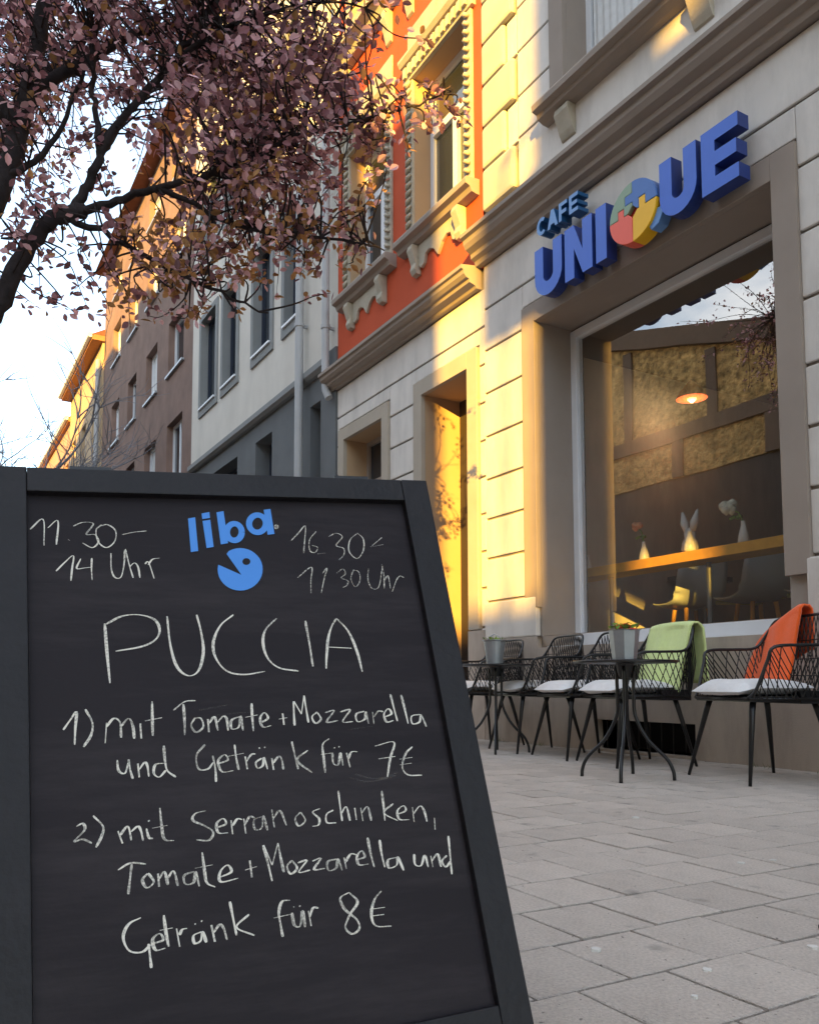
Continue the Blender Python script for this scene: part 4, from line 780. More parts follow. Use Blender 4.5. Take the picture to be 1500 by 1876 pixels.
# CAFE
ccx, cz0, cz1 = -5.16, 4.175, 4.325
s_ = 0.030
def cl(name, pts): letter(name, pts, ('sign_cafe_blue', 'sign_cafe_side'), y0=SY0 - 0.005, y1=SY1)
x = ccx; hh = cz1 - cz0
cc = [(x + .065 + .062 * math.cos(R(a)), cz0 + hh / 2 + hh / 2 * math.sin(R(a))) for a in range(50, 311, 20)] + [(x + .065 + .032 * math.cos(R(a)), cz0 + hh / 2 + (hh / 2 - s_) * math.sin(R(a))) for a in range(310, 49, -20)]
cl('letter_c', cc)
x = ccx + .135; cl('letter_a', [(x, cz0), (x + s_, cz0), (x + .042, cz0 + .03), (x + .083, cz0 + .03), (x + .095, cz0), (x + .125, cz0), (x + .08, cz1), (x + .045, cz1)])
x = ccx + .275; cl('letter_f', [(x, cz0), (x + s_, cz0), (x + s_, cz0 + .055), (x + .085, cz0 + .055), (x + .085, cz0 + .085), (x + s_, cz0 + .085), (x + s_, cz1 - s_), (x + .095, cz1 - s_), (x + .095, cz1), (x, cz1)])
x = ccx + .395; cl('letter_e', [(x, cz0), (x + .1, cz0), (x + .1, cz0 + .029), (x + s_, cz0 + .029), (x + s_, cz0 + .061), (x + .09, cz0 + .061), (x + .09, cz0 + .09), (x + s_, cz0 + .09), (x + s_, cz1 - .029), (x + .1, cz1 - .029), (x + .1, cz1), (x, cz1)])
b = MB()
for xx in (-5.0, -4.7, -4.43, -4.1, -3.7, -3.4):
    b.tube([(xx, SY1 - 0.005, 3.9), (xx, D + 0.01, 3.9)], 0.012, 6)
for xx in (-5.1, -4.82): b.tube([(xx, SY1 - .005, 4.25), (xx, D + .01, 4.25)], 0.01, 6)
b.build('spacer', 'zinc', sign)

# ------------------------------------------------------------------ things in the window
b = MB(); b.box(-6.9, -3.30, 5.20, 5.48, 1.455, 1.535); t = thing('window_counter', (-4.8, 5.4, 0.2), 'long orange wooden counter board behind the shop window', 'counter')
b.build('counter_top', 'counter_wood', t, bevel=0.004)
for x in (-6.6, -5.45, -4.4, -3.5):
    b = MB(); b.tube([(x, 5.36, 0.2), (x, 5.36, 1.45)], 0.02, 10); b.build('leg', 'zinc', t)
def vase(x, y, z, h, r, label, flower=None, lean=(0.02, 0.0)):
    t = thing('vase', (x, y, z), label, 'vase')
    b = MB(); b.lathe((x, y, z), [(r * .8, 0), (r, h * .12), (r * .85, h * .4), (r * .42, h * .8), (r * .38, h * .95), (r * .46, h)], 18); b.build('vase_body', 'ceramic', t, smooth=True)
    if flower:
        b = MB(); tip = (x + lean[0], y, z + h + lean[1]); b.tube([(x, y, z + h * .9), (x + lean[0] * .3, y, z + h + lean[1] * .6), tip], 0.006, 6)
        for k in range(4):
            a = k * 1.6; b.tube([(x + lean[0] * .5, y, z + h + lean[1] * .4), (x + lean[0] * .5 + .05 * math.cos(a), y + .03 * math.sin(a), z + h + lean[1] * .3)], [0.004, 0.014], 5)
        b.build('stem', 'plant_green', t)
        b = MB(); rr = 0.048 if flower != 'flower_white' else 0.07; rf = random.Random(int(x * 100))
        for k in range(9):
            a = k * 0.7; c = (tip[0] + rr * .45 * math.cos(a), tip[1] + rr * .45 * math.sin(a), tip[2] + rf.uniform(-.3, .5) * rr)
            b.lathe(c, [(0.002, -rr * .6), (rr * .5, -rr * .2), (rr * .55, rr * .2), (rr * .15, rr * .55)], 8)
        b.build('flower', flower, t, smooth=True)
vase(-5.72, 5.34, 1.536, 0.15, 0.038, 'small plain white vase at the left end of the window counter')
vase(-5.04, 5.34, 1.536, 0.17, 0.045, 'white vase holding a peach coloured flower on the window counter', 'flower_peach', (-0.07, 0.14))
vase(-4.50, 5.27, 1.536, 0.17, 0.05, 'white vase in front of the rabbit ears on window counter')
vase(-4.06, 5.34, 1.536, 0.18, 0.045, 'white vase holding a big pale green flower on window counter', 'flower_white', (-0.13, 0.12))
t = thing('rabbit_figure', (-4.60, 5.39, 1.536), 'white rabbit figure with two tall ears on the counter', 'figure')
b = MB(); b.lathe((-4.60, 5.39, 1.536), [(0.05, 0), (0.07, 0.05), (0.058, 0.11), (0.042, 0.14), (0.046, 0.18), (0.03, 0.21), (0.005, 0.225)], 18); b.build('rabbit_body', 'ceramic', t, smooth=True)
for sx in (-1, 1):
    b = MB(); b.tube([(-4.60 + sx * .03, 5.39, 1.73), (-4.60 + sx * .05, 5.39, 1.80), (-4.60 + sx * .075, 5.40, 1.90)], [0.022, 0.034, 0.008], 10); b.build('ear', 'ceramic', t, smooth=True)
def shell_chair(x, y, rz, label, yellow=True):
    t = thing('bar_chair', (x, y, 0.2), label, 'chair', None, rz)
    prof = [(-.25, .975), (-.22, .965), (-.12, .955), (0, .955), (.10, .975), (.16, 1.03), (.19, 1.10), (.22, 1.2), (.25, 1.3), (.265, 1.36)]
    b = MB(); n = len(prof) - 1
    def f(u, v, o=0):
        k = min(int(v * n), n - 1); q = v * n - k
        px = prof[k][0] * (1 - q) + prof[k + 1][0] * q; pz = prof[k][1] * (1 - q) + prof[k + 1][1] * q
        c = (u - .5) * 2; wd = 0.23 * (1 - 0.10 * max(0, v - .8) * 5); return (px + 0.03 * c * c * (-1 if v > .5 else 0) , c * wd, pz + o + (0.035 * c * c if v < .6 else 0))
    b.grid(lambda u, v: f(u, v), 10, 22)
    o = b.build('seat_shell', 'shell_grey', t, smooth=True, local=True)
    md = o.modifiers.new('thick', 'SOLIDIFY'); md.thickness = 0.012
    if yellow:
        b = MB(); b.grid(lambda u, v: (-.26 + .34 * v, (u - .5) * .42, 0.985 + 0.02 * math.sin(u * math.pi) + (-.02 if v < .05 else 0)), 8, 8); b.box(-.262, -.245, -.20, .20, .955, .985); b.build('seat_pad', 'seat_yellow', t, smooth=True, local=True)
    for sx in (-1, 1):
        for sy in (-1, 1):
            b = MB(); b.tube([(sx * .10, sy * .10, .95), (sx * .2, sy * .2, 0.0)], [0.018, 0.012], 8); b.build('leg', 'counter_wood', t, local=True)
shell_chair(-5.0, 5.85, -0.35, 'pale grey shell bar chair at the left under the window counter', False)
shell_chair(-4.35, 5.85, -0.35, 'grey shell bar chair with yellow seat pad nearest the window edge')
shell_chair(-3.70, 5.85, -0.35, 'grey shell bar chair mostly hidden behind the window reveal, yellow pad')
def lamp(x, y, z, h, label, st='zinc'):
    t = thing('table_lamp', (x, y, z), label, 'lamp'); b = MB(); b.tube([(x, y, z), (x, y, z + h)], 0.014, 8); b.lathe((x, y, z), [(.06, 0), (.06, .012)], 14); b.build('lamp_stand', st, t)
    b = MB(); b.lathe((x, y, z + h - .02), [(.085, 0), (.085, .16)], 18); b.build('lamp_shade', 'ceramic', t)
t = thing('pendant_lamp', (-5.56, 6.6, 3.72), 'small lit orange pendant lamp hanging inside the cafe', 'lamp')
b = MB(); b.tube([(-5.56, 6.6, 3.72), (-5.56, 6.6, 3.5)], .006, 6); b.build('cord', 'black_steel', t)
b = MB(); b.lathe((-5.56, 6.6, 3.33), [(.15, 0), (.13, .05), (.07, .13), (.02, .18)], 20); b.build('lamp_shade', 'orange_cloth', t)
bm__ = bpy.data.materials.new('lamp_glow'); bm__.use_nodes = True; bm__.node_tree.nodes['Principled BSDF'].inputs['Emission Color'].default_value = (1, .32, .05, 1); bm__.node_tree.nodes['Principled BSDF'].inputs['Emission Strength'].default_value = 2.5; M['lamp_glow'] = bm__
b = MB(); b.lathe((-5.56, 6.6, 3.29), [(.01, 0), (.045, .03), (.045, .06), (.02, .09)], 14); b.build('bulb', 'lamp_glow', t, smooth=True)
pl = bpy.data.lights.new('bulb_light', 'POINT'); pl.energy = 1.3; pl.color = (1, .66, .34); pl.shadow_soft_size = .06
plo = bpy.data.objects.new('bulb_light', pl); COL.objects.link(plo); plo.parent = t; plo.location = (0, 0, -.50)
t = thing('cafe_table', (-6.3, 7.0, 0.2), 'small wooden cafe table inside behind the counter', 'table')
b = MB(); b.box(-7.0, -5.7, 6.7, 7.3, 1.55, 1.60); b.build('table_top', 'interior_floor', t)
for x in (-6.9, -5.8):
    b = MB(); b.tube([(x, 7.0, 0.2), (x, 7.0, 1.55)], 0.025, 8); b.build('leg', 'zinc', t)
lamp(-6.35, 7.0, 1.60, 0.33, 'small lamp with white shade behind the left of the counter')
t = thing('side_board', (-5.0, 8.2, 0.2), 'dark low sideboard at the back of the cafe', 'sideboard')
b = MB(); b.box(-6.2, -4.2, 8.0, 8.5, 0.2, 1.95); b.build('cabinet', 'interior_floor', t, bevel=0.01)
b = MB(); b.box(-5.2, -4.3, 7.98, 8.0, 0.4, 1.8); b.build('cabinet_door', 'stripe_dark', t)
lamp(-5.15, 8.1, 1.96, 0.52, 'lamp with white shade and wooden stem at the right of the cafe', 'counter_wood')
t = thing('wall_shelf', (-7.3, 7.4, 0.2), 'little orange wooden shelf unit inside the cafe', 'shelf')
for (x0, x1, z0, z1) in ((-7.2, -6.75, 0.93, 0.99), (-6.93, -6.80, 0.99, 1.36), (-7.2, -6.75, 1.36, 1.40)):
    b = MB(); b.box(x0, x1, 7.4, 7.6, z0, z1); b.build('shelf_board', 'counter_wood', t, bevel=0.004)
b = MB(); b.box(-7.25, -6.7, 7.62, 7.68, 0.2, 1.5); b.build('back_board', 'interior_floor', t)
t = thing('backpack', (-8.0, 8.4, 2.5), 'blue cloth bundle in front of the striped wall', 'bag')
b = MB(); b.lathe((-8.0, 8.4, 2.55), [(.02, 0), (.14, .05), (.16, .2), (.12, .38), (.03, .46)], 14); b.build('bag_body', 'blue_thing', t, smooth=True)
b = MB(); b.tube([(-8.1, 8.28, 2.9), (-8.05, 8.24, 3.06), (-7.95, 8.24, 3.06), (-7.9, 8.28, 2.9)], 0.015, 6); b.build('handle', 'blue_thing', t)
t = thing('back_bench', (-8, 8.6, 0.2), 'dark upholstered bench below the striped wall', 'bench')
b = MB(); b.box(-8.85, -6.6, 8.3, 8.85, 2.0, 2.5); b.build('bench_back', 'stripe_dark', t, bevel=0.03)
b = MB(); b.box(-8.85, -6.6, 7.9, 8.28, 1.4, 1.9); b.build('bench_seat', 'stripe_dark', t, bevel=0.03)

# ------------------------------------------------------------------ wire chairs
def wire_chair():
    t = thing('wire_chair', (0, 0, 0), 'x', 'chair')
    SH = 0.445
    b = MB(); n = 10
    b.box(-.235, .235, -.225, .23, SH - .035, SH - .012); b.box(-.25, .25, .05, .25, SH - .045, SH + .02)
    for k in range(12): b.tube([(-.23 + k * .042, -.23, SH - .01), (-.23 + k * .042, .23, SH - .01)], .003, 4)
    b.build('seat', 'black_steel', t, local=True)
    # the rim: up the front of the arm, back along it, up to the backrest
    half = [(.225, -.235, SH - .02), (.25, -.20, SH + .03), (.272, -.15, SH + .17), (.285, -.115, SH + .24), (.295, .06, SH + .25), (.288, .19, SH + .26), (.270, .25, SH + .33), (.23, .285, SH + .41), (.12, .30, SH + .425), (0, .305, SH + .425)]
    path = half + [(-p[0], p[1], p[2]) for p in reversed(half[:-1])]
    path = smooth_path(path, 4)
    b = MB(); b.tube(path, .0085, 8); b.tube([(-.225, -.235, SH - .02), (.225, -.235, SH - .02)], .008, 8); b.tube([(.25, .24, SH - .03), (-.25, .24, SH - .03)], .008, 6)
    for s in (-1, 1): b.tube([(s * .235, -.23, SH - .02), (s * .255, .23, SH - .02)], .008, 6)
    b.build('rim', 'black_steel', t, smooth=True, local=True)
    # wire lattices
    for s in (-1, 1):
        b = MB(); top = [Vector(p) for p in smooth_path(half[1:7], 4)]; m_ = len(top)
        for k in range(0, m_, 1):
            p = top[k]; fr = k / (m_ - 1); q = Vector((.25, -.22 + .46 * min(1, fr * 1.25 + .12), SH - .02)); q2 = Vector((.25, -.22 + .46 * max(0, fr * 1.1 - .22), SH - .02))
            b.tube([(s * p.x, p.y, p.z), (s * q.x, q.y, q.z)], .0034, 4, cap=False); 
            if k % 2: b.tube([(s * p.x, p.y, p.z), (s * q2.x, q2.y, q2.z)], .0034, 4, cap=False)
        b.build('arm_wires', 'black_steel', t, local=True)
    b = MB()
    for k in range(17):
        u = -1 + 2 * k / 16; top = Vector((.25 * u, .30 - .03 * u * u, SH + .42 - .04 * abs(u) ** 3))
        for dd in (-.11, .11):
            bx = max(-.25, min(.25, .25 * u + dd)); b.tube([top, (bx + (top.x - bx) * .5, .288, SH + .19), (bx, .245, SH - .02)], .0034, 4, cap=False)
    for z in (.10, .19, .29): b.tube([(-.275, .24 - .0 * z, SH + z), (0, .262 + .1 * z, SH + z), (.275, .24, SH + z)], .003, 4)
    b.build('back_wires', 'black_steel', t, local=True)
    for sx in (-1, 1):
        for sy in (-1, 1):
            b = MB(); b.tube([(sx * .185, sy * .175, SH - .03), (sx * .195, sy * .19, .36), (sx * .265, sy * .265, 0)], [.016, .0155, .0085], 8); b.build('leg', 'black_steel', t, local=True, smooth=True)
    return t
chairs = [(-2.90, 3.90, -0.30, 'black wire chair with orange blanket, rightmost under the shop window'),
          (-3.85, 3.95, -0.28, 'black wire chair with light green blanket over its back'),
          (-4.36, 4.00, -0.25, 'black wire chair between the green blanket chair and table with small bucket'),
          (-4.95, 4.06, -0.25, 'black wire chair just right of the table with the small metal bucket'),
          (-5.72, 4.10, -0.10, 'black wire chair farthest left beside the sandwich board edge'),
          (-2.02, 3.90, 0.15, 'black wire chair at the right picture edge, only its back showing')]
proto = wire_chair()
def cushion(x, y, rz, label, seed, z=0.447):
    rc = random.Random(seed); sx = rc.uniform(0, 9)
    def f(u, v, top):
        a, c = (u - .5) * 2, (v - .5) * 2
        e_ = (1 - abs(a) ** 4) * (1 - abs(c) ** 4); e_ = max(e_, 0) ** 0.5
        px, py = a * .225 * (1 - .06 * c * c), c * .235 * (1 - .06 * a * a) - .05
        wob = noise.noise(Vector((a * 1.6 + sx, c * 1.6, 3))) * .014
        zz = .032 + (.046 * e_ + wob * e_) * top
        if c < -.6: zz -= .02 * (-c - .6) / .4
        return (px, py, zz)
    b = MB(); b.grid(lambda u, v: f(u, v, 1), 14, 14); b.grid(lambda u, v: f(1 - u, v, -.75), 14, 14)
    o = b.build('seat_cushion', 'cushion', smooth=True, label=label, cat='cushion', group='white cushions on the wire chairs')
    o.location = (x, y, z); o.rotation_euler.z = rz
for i, (x, y, rz, lab) in enumerate(chairs):
    c = proto if i == 0 else copy_tree(proto)
    c.location = (x, y, 0); c.rotation_euler.z = rz
    tag(c, lab, 'chair', 'black wire chairs along the cafe front')
clab = ['white cushion on the chair with the orange blanket', 'white cushion on the chair with the green blanket', 'white thick cushion on the chair left of the green blanket', 'white cushion on the chair behind the small bucket table', 'white cushion on the leftmost wire chair', 'white cushion on the chair at the right picture edge']
for i, (x, y, rz, lab) in enumerate(chairs): cushion(x, y, rz, clab[i], i)

# blankets
def draped(name, x, y, rz, label, m, f, nu=26, nv=40, thick=0.012):
    b = MB(); b.grid(f, nu, nv)
    o = b.build(name, m, smooth=True, label=label, cat='blanket'); o.location = (x, y, 0); o.rotation_euler.z = rz
    md = o.modifiers.new('thick', 'SOLIDIFY'); md.thickness = thick; md.offset = 1
    return o
def fold(u, v, amp, s): return amp * (math.sin(u * 9 + s + v * 1.5) * .6 + math.sin(u * 21 + s * 2 + v * 3) * .25) + noise.noise(Vector((u * 3, v * 3, s))) * amp
def green(u, v):
    xx = -.255 + .50 * u
    if v < .60:                      # front: from the seat up to the back's top
        q = v / .60; return (xx * (1 - .05 * q) + .01, .175 + .105 * q + fold(u, v, .008, 1), .478 + (.392) * q + .03 * (1 - q) * u * -1 + .03 * (1 - q) * (1 - u))
    if v < .68:
        q = (v - .60) / .08; a = q * math.pi; return (xx * .95 + .01, .305 - .03 * math.cos(a), .858 + .018 * math.sin(a) + .012 - .012 * abs(2 * u - 1) ** 3)
    q = (v - .68) / .32; return (xx * .95 + .02 + .02 * q, .338 + .015 * q + fold(u, v, .008, 3), .867 - .34 * q - .03 * u * q)
draped('green_blanket', chairs[1][0], chairs[1][1], chairs[1][2], 'light green blanket draped over the back of a wire chair', 'green_cloth', green)
def orange(u, v):
    xx = -.385 + .39 * u; top = .70 + .205 * min(1, u * 1.1) ** .65
    if v < .62:
        q = v / .62; return (xx, .17 + .10 * q + .07 * u * 0 + fold(u, v, .008, 5), .478 + (top - .478) * q)
    if v < .70:
        q = (v - .62) / .08; a = q * math.pi; return (xx, .30 - .03 * math.cos(a), top + .02 * math.sin(a))
    q = (v - .70) / .30; return (xx, .335 + fold(u, v, .007, 7), top - .22 * q)
draped('orange_blanket', chairs[0][0], chairs[0][1], chairs[0][2], 'bright orange blanket draped over the rightmost wire chair', 'orange_cloth', orange)

# bistro tables
def bistro(x, y, h, rz, label, r=0.275):
    t = thing('bistro_table', (x, y, 0), label, 'table', 'round black bistro tables', rz)
    b = MB(); b.lathe((0, 0, 0), [(r - .012, h - .014), (r, h - .010), (r, h - .004), (r - .004, h)], 48); b.build('table_top', 'black_steel', t, local=True)
    b = MB(); b.lathe((0, 0, 0), [(.035, h - .09), (.05, h - .015)], 14); b.build('hub', 'black_steel', t, local=True)
    for k in range(4):
        a = k * math.pi / 2 + .5; ca, sa = math.cos(a), math.sin(a)
        P = [(.045, h - .03), (.042, h - .2), (.05, h * .52), (.11, h * .33), (.20, h * .18), (.232, h * .08), (.238, 0)]
        b = MB(); b.tube(smooth_path([(p[0] * ca, p[0] * sa, p[1]) for p in P], 5), .0095, 8); b.build('leg', 'black_steel', t, local=True, smooth=True)
    return t
T1, T2 = (-3.27, 3.30, 0.625), (-4.98, 3.72, 0.645)
bistro(*T1, 0.15, 'round black bistro table in front of the green blanket chair')
bistro(*T2, 0.4, 'round black bistro table further left carrying a small metal bucket')
# pot with red and green planting on the near table, small bucket on the other
t = thing('plant_pot', (T1[0] - .06, T1[1] + .06, T1[2]), 'grey faceted pot with red and green plants on the near table', 'plant pot')
px_, py_, pz_ = T1[0] - .06, T1[1] + .06, T1[2]
b = MB(); b.lathe((px_, py_, pz_), [(.062, .0), (.066, .02), (.082, .165), (.086, .17), (.078, .172), (.072, .13)], 8); b.build('pot', 'zinc', t)
b = MB(); rp = random.Random(2)
for k in range(60):
    a, rr = rp.uniform(0, 6.28), rp.uniform(0, .10); c = Vector((px_ + rr * math.cos(a), py_ + rr * math.sin(a), pz_ + .17 + rp.uniform(0, .035)))
    d1, d2 = Vector((rp.gauss(0, 1), rp.gauss(0, 1), rp.gauss(0, .5))).normalized() * .026, Vector((rp.gauss(0, 1), rp.gauss(0, 1), rp.gauss(0, .5))).normalized() * .013
    b.add([c - d1, c - d2, c + d1, c + d2], [(0, 1, 2, 3)], 0 if k % 3 else 1)
b.build('plants', ['plant_green', 'flower_red'], t, kind='stuff')
t = thing('metal_bucket', (T2[0] - .01, T2[1], T2[2]), 'small zinc bucket with greenery and flared rim on far table', 'bucket')
bx_, by_, bz_ = T2[0] - .01, T2[1], T2[2]
b = MB(); b.lathe((bx_, by_, bz_), [(.058, .0), (.060, .01), (.080, .17), (.090, .175), (.090, .18), (.078, .178), (.07, .14)], 22); b.build('bucket_body', 'zinc', t, smooth=False)
b = MB(); b.tube([(bx_ - .09, by_, bz_ + .165), (bx_ - .06, by_, bz_ + .205), (bx_, by_, bz_ + .225), (bx_ + .06, by_, bz_ + .205), (bx_ + .09, by_, bz_ + .165)], .004, 6); b.build('handle', 'zinc', t)
b = MB()
for k in range(30):
    a, rr = rp.uniform(0, 6.28), rp.uniform(0, .08); c = Vector((bx_ + rr * math.cos(a), by_ + rr * math.sin(a), bz_ + .18 + rp.uniform(0, .02)))
    d1, d2 = Vector((rp.gauss(0, 1), rp.gauss(0, 1), rp.gauss(0, .5))).normalized() * .02, Vector((rp.gauss(0, 1), rp.gauss(0, 1), 0)).normalized() * .01
    b.add([c - d1, c - d2, c + d1, c + d2], [(0, 1, 2, 3)])
b.build('plants', 'plant_green', t, kind='stuff')
# weeds and a twig where wall and paving meet
b = MB(); rw = random.Random(9)
for (x, y) in ((-5.35, 4.40), (-5.9, 4.42), (-3.3, 4.43), (-2.9, 4.42)):
    for k in range(26 if x < -5 else 8):
        c = Vector((x + rw.gauss(0, .05), y + rw.gauss(0, .02), 0)); d = Vector((rw.gauss(0, .02), rw.gauss(0, .02), rw.uniform(.015, .05)))
        b.add([c, c + Vector((.004, 0, 0)), c + d], [(0, 1, 2)])
b.build('weeds', 'weed', kind='stuff', label='little green weeds growing at the foot of the cafe wall', cat='weeds')

# ------------------------------------------------------------------ sandwich board
BO, BX, BY, BN = Vector((-0.95189, 0.354697, 0.429786)), Vector((0.14764, 0.98755, 0.05431)), Vector((-0.307832, -0.0063057, 0.95142)), Vector((0.939916, -0.157188, 0.303068))
board = thing('sandwich_board', (BO.x, BO.y, 0), 'black framed chalkboard stand with handwritten puccia menu in white chalk', 'chalkboard')
ORG[board] = BO.copy(); board.location = BO
def bm_(name, mb, m, parent=board, **kw):
    o = mb.build(name, m, None, **kw); me = o.data
    mt = Matrix((BX, BN * -1, BY)).transposed().to_4x4()       # local x across, y into the board, z up
    me.transform(mt)
    o.parent = parent; o.location = (0, 0, 0); return o
K = 0.001
iw, ih = 0.250, 0.3345
b = MB(); b.box(-iw - .003, iw + .003, 0.006, 0.010, -ih - .003, ih + .003); panel = bm_('blackboard', b, 'board_paint')
ow, ot, ob = 0.290, 0.3685, 0.395
for nm, (x0, x1, z0, z1) in (('frame_rail', (-ow, -iw, -0.46, ot)), ('frame_rail', (iw, ow, -0.46, ot)), ('frame_rail', (-iw + .0005, iw - .0005, ih, ot - .0006)), ('frame_rail', (-iw + .0005, iw - .0005, -ob, -ih))):
    b = MB(); b.box(x0, x1, -0.006, 0.018, z0, z1); bm_(nm, b, 'board_frame', bevel=0.0016)
b = MB(); b.box(-iw, iw, 0.0105, 0.014, -ih, ih); bm_('back_panel', b, 'board_frame')
# rear leaf, hinged at the top
th = R(38)
def rear(p): # rotate about the top edge
    y, z = p[1] - 0.02, p[2] - ot
    return (p[0], 0.02 + y * math.cos(th) - z * math.sin(th), ot + y * math.sin(th) + z * math.cos(th))
for (x0, x1, z0, z1) in ((-ow, -iw, -0.44, ot), (iw, ow, -0.44, ot), (-iw, iw, ih, ot), (-iw, iw, -ob, -ih)):
    b = MB(); b.box(x0, x1, 0.02, 0.04, z0, z1); b.v = [rear(p) for p in b.v]; bm_('rear_rail', b, 'board_frame')
b = MB(); b.box(-iw, iw, 0.028, 0.034, -ih, ih); b.v = [rear(p) for p in b.v]; bm_('rear_panel', b, 'board_paint')
b = MB(); b.box(-.2, -.15, -0.004, 0.024, ot, ot + .004); b.box(.15, .2, -0.004, 0.024, ot, ot + .004); bm_('hinge', b, 'black_steel')

def ribbon(mb, pts, width, y, seed=0, press=True):
    pts = [(p.x, p.y) for p in smooth_path([(a, c, 0) for a, c in pts], 6)]; width *= 1.25 if press else 1
    n = len(pts); rr = random.Random(seed); ph = rr.uniform(0, 6)
    b0 = len(mb.v)
    for i, p in enumerate(pts):
        q0, q1 = pts[max(i - 1, 0)], pts[min(i + 1, n - 1)]
        dx, dz = q1[0] - q0[0], q1[1] - q0[1]; L = math.hypot(dx, dz) or 1
        # a flat marker tip: broader down, thinner across
        k = 0.48 + 0.62 * abs(dz) / L if press else 1
        k *= (0.9 + 0.25 * math.sin(i * 0.37 + ph)) if press else 1
        if press and (i == 0 or i == n - 1): k *= 0.6
        nx, nz = -dz / L * width * k / 2, dx / L * width * k / 2
        mb.v += [(p[0] + nx, y, p[1] + nz), (p[0] - nx, y, p[1] - nz)]
    for i in range(n - 1):
        a = b0 + 2 * i; mb.f.append([a, a + 1, a + 3, a + 2]); mb.m.append(0)
sd_ = 0
LABELS = {'first serving time': '11.30 - 14 Uhr', 'second serving time': '16.30 - 17.30 Uhr'}
for key, (wd, amt, strokes) in WRITING.items():
    groups = []                          # strokes that stand close together make one word
    for si, st in enumerate(strokes):
        bb = [min(st[0::2]) - 6, max(st[0::2]) + 6, min(st[1::2]) - 2, max(st[1::2]) + 2]; ids = [si]
        for g_ in [g_ for g_ in groups if g_[0][0] < bb[1] and bb[0] < g_[0][1] and g_[0][2] < bb[3] and bb[2] < g_[0][3]]:
            groups.remove(g_); bb = [min(bb[0], g_[0][0]), max(bb[1], g_[0][1]), min(bb[2], g_[0][2]), max(bb[3], g_[0][3])]; ids += g_[1]
        groups.append((bb, ids))
    for bb, ids in groups:
        b = MB()
        for si in sorted(ids):
            st = strokes[si]; sd_ += 1
            pts = [(st[i] * K, st[i + 1] * K) for i in range(0, len(st), 2)]
            ribbon(b, pts, wd * K, 0.0052 - 0.00002 * (si % 12), sd_)
        bm_('chalk_writing', b, 'chalk' if amt > .8 else ('chalk_faint' if amt > .3 else 'chalk_smudge'))
def flat(mb, pts, y):
    n = len(pts) // 2; b0 = len(mb.v)
    mb.v += [(pts[2 * i] * K, y, pts[2 * i + 1] * K) for i in range(n)]; mb.f.append([b0 + i for i in range(n)]); mb.m.append(0)
for nm, keys in (('logo_letter', ['l']), ('logo_letter', ['i', 'idot']), ('logo_letter', ['bstem', 'bring']), ('logo_letter', ['astem', 'aring']), ('logo_dot', ['dot'])):
    b = MB()
    for j, k in enumerate(keys):
        pts = LOGO[k][0]
        if k.endswith('ring'):
            ribbon(b, [(pts[i] * K, pts[i + 1] * K) for i in range(0, len(pts), 2)], 0.0082, 0.00500 - .00004 * j, 1, press=False)
        else: flat(b, pts, 0.00500 - .00004 * j)
    bm_(nm, b, 'logo_blue' if nm == 'logo_letter' else 'chalk_faint')
b = MB(); flat(b, LOGO['fish'][0], 0.0050); bm_('logo_disc', b, 'logo_blue')
b = MB(); flat(b, LOGO['eye'][0], 0.0048); bm_('logo_eye', b, 'board_paint')

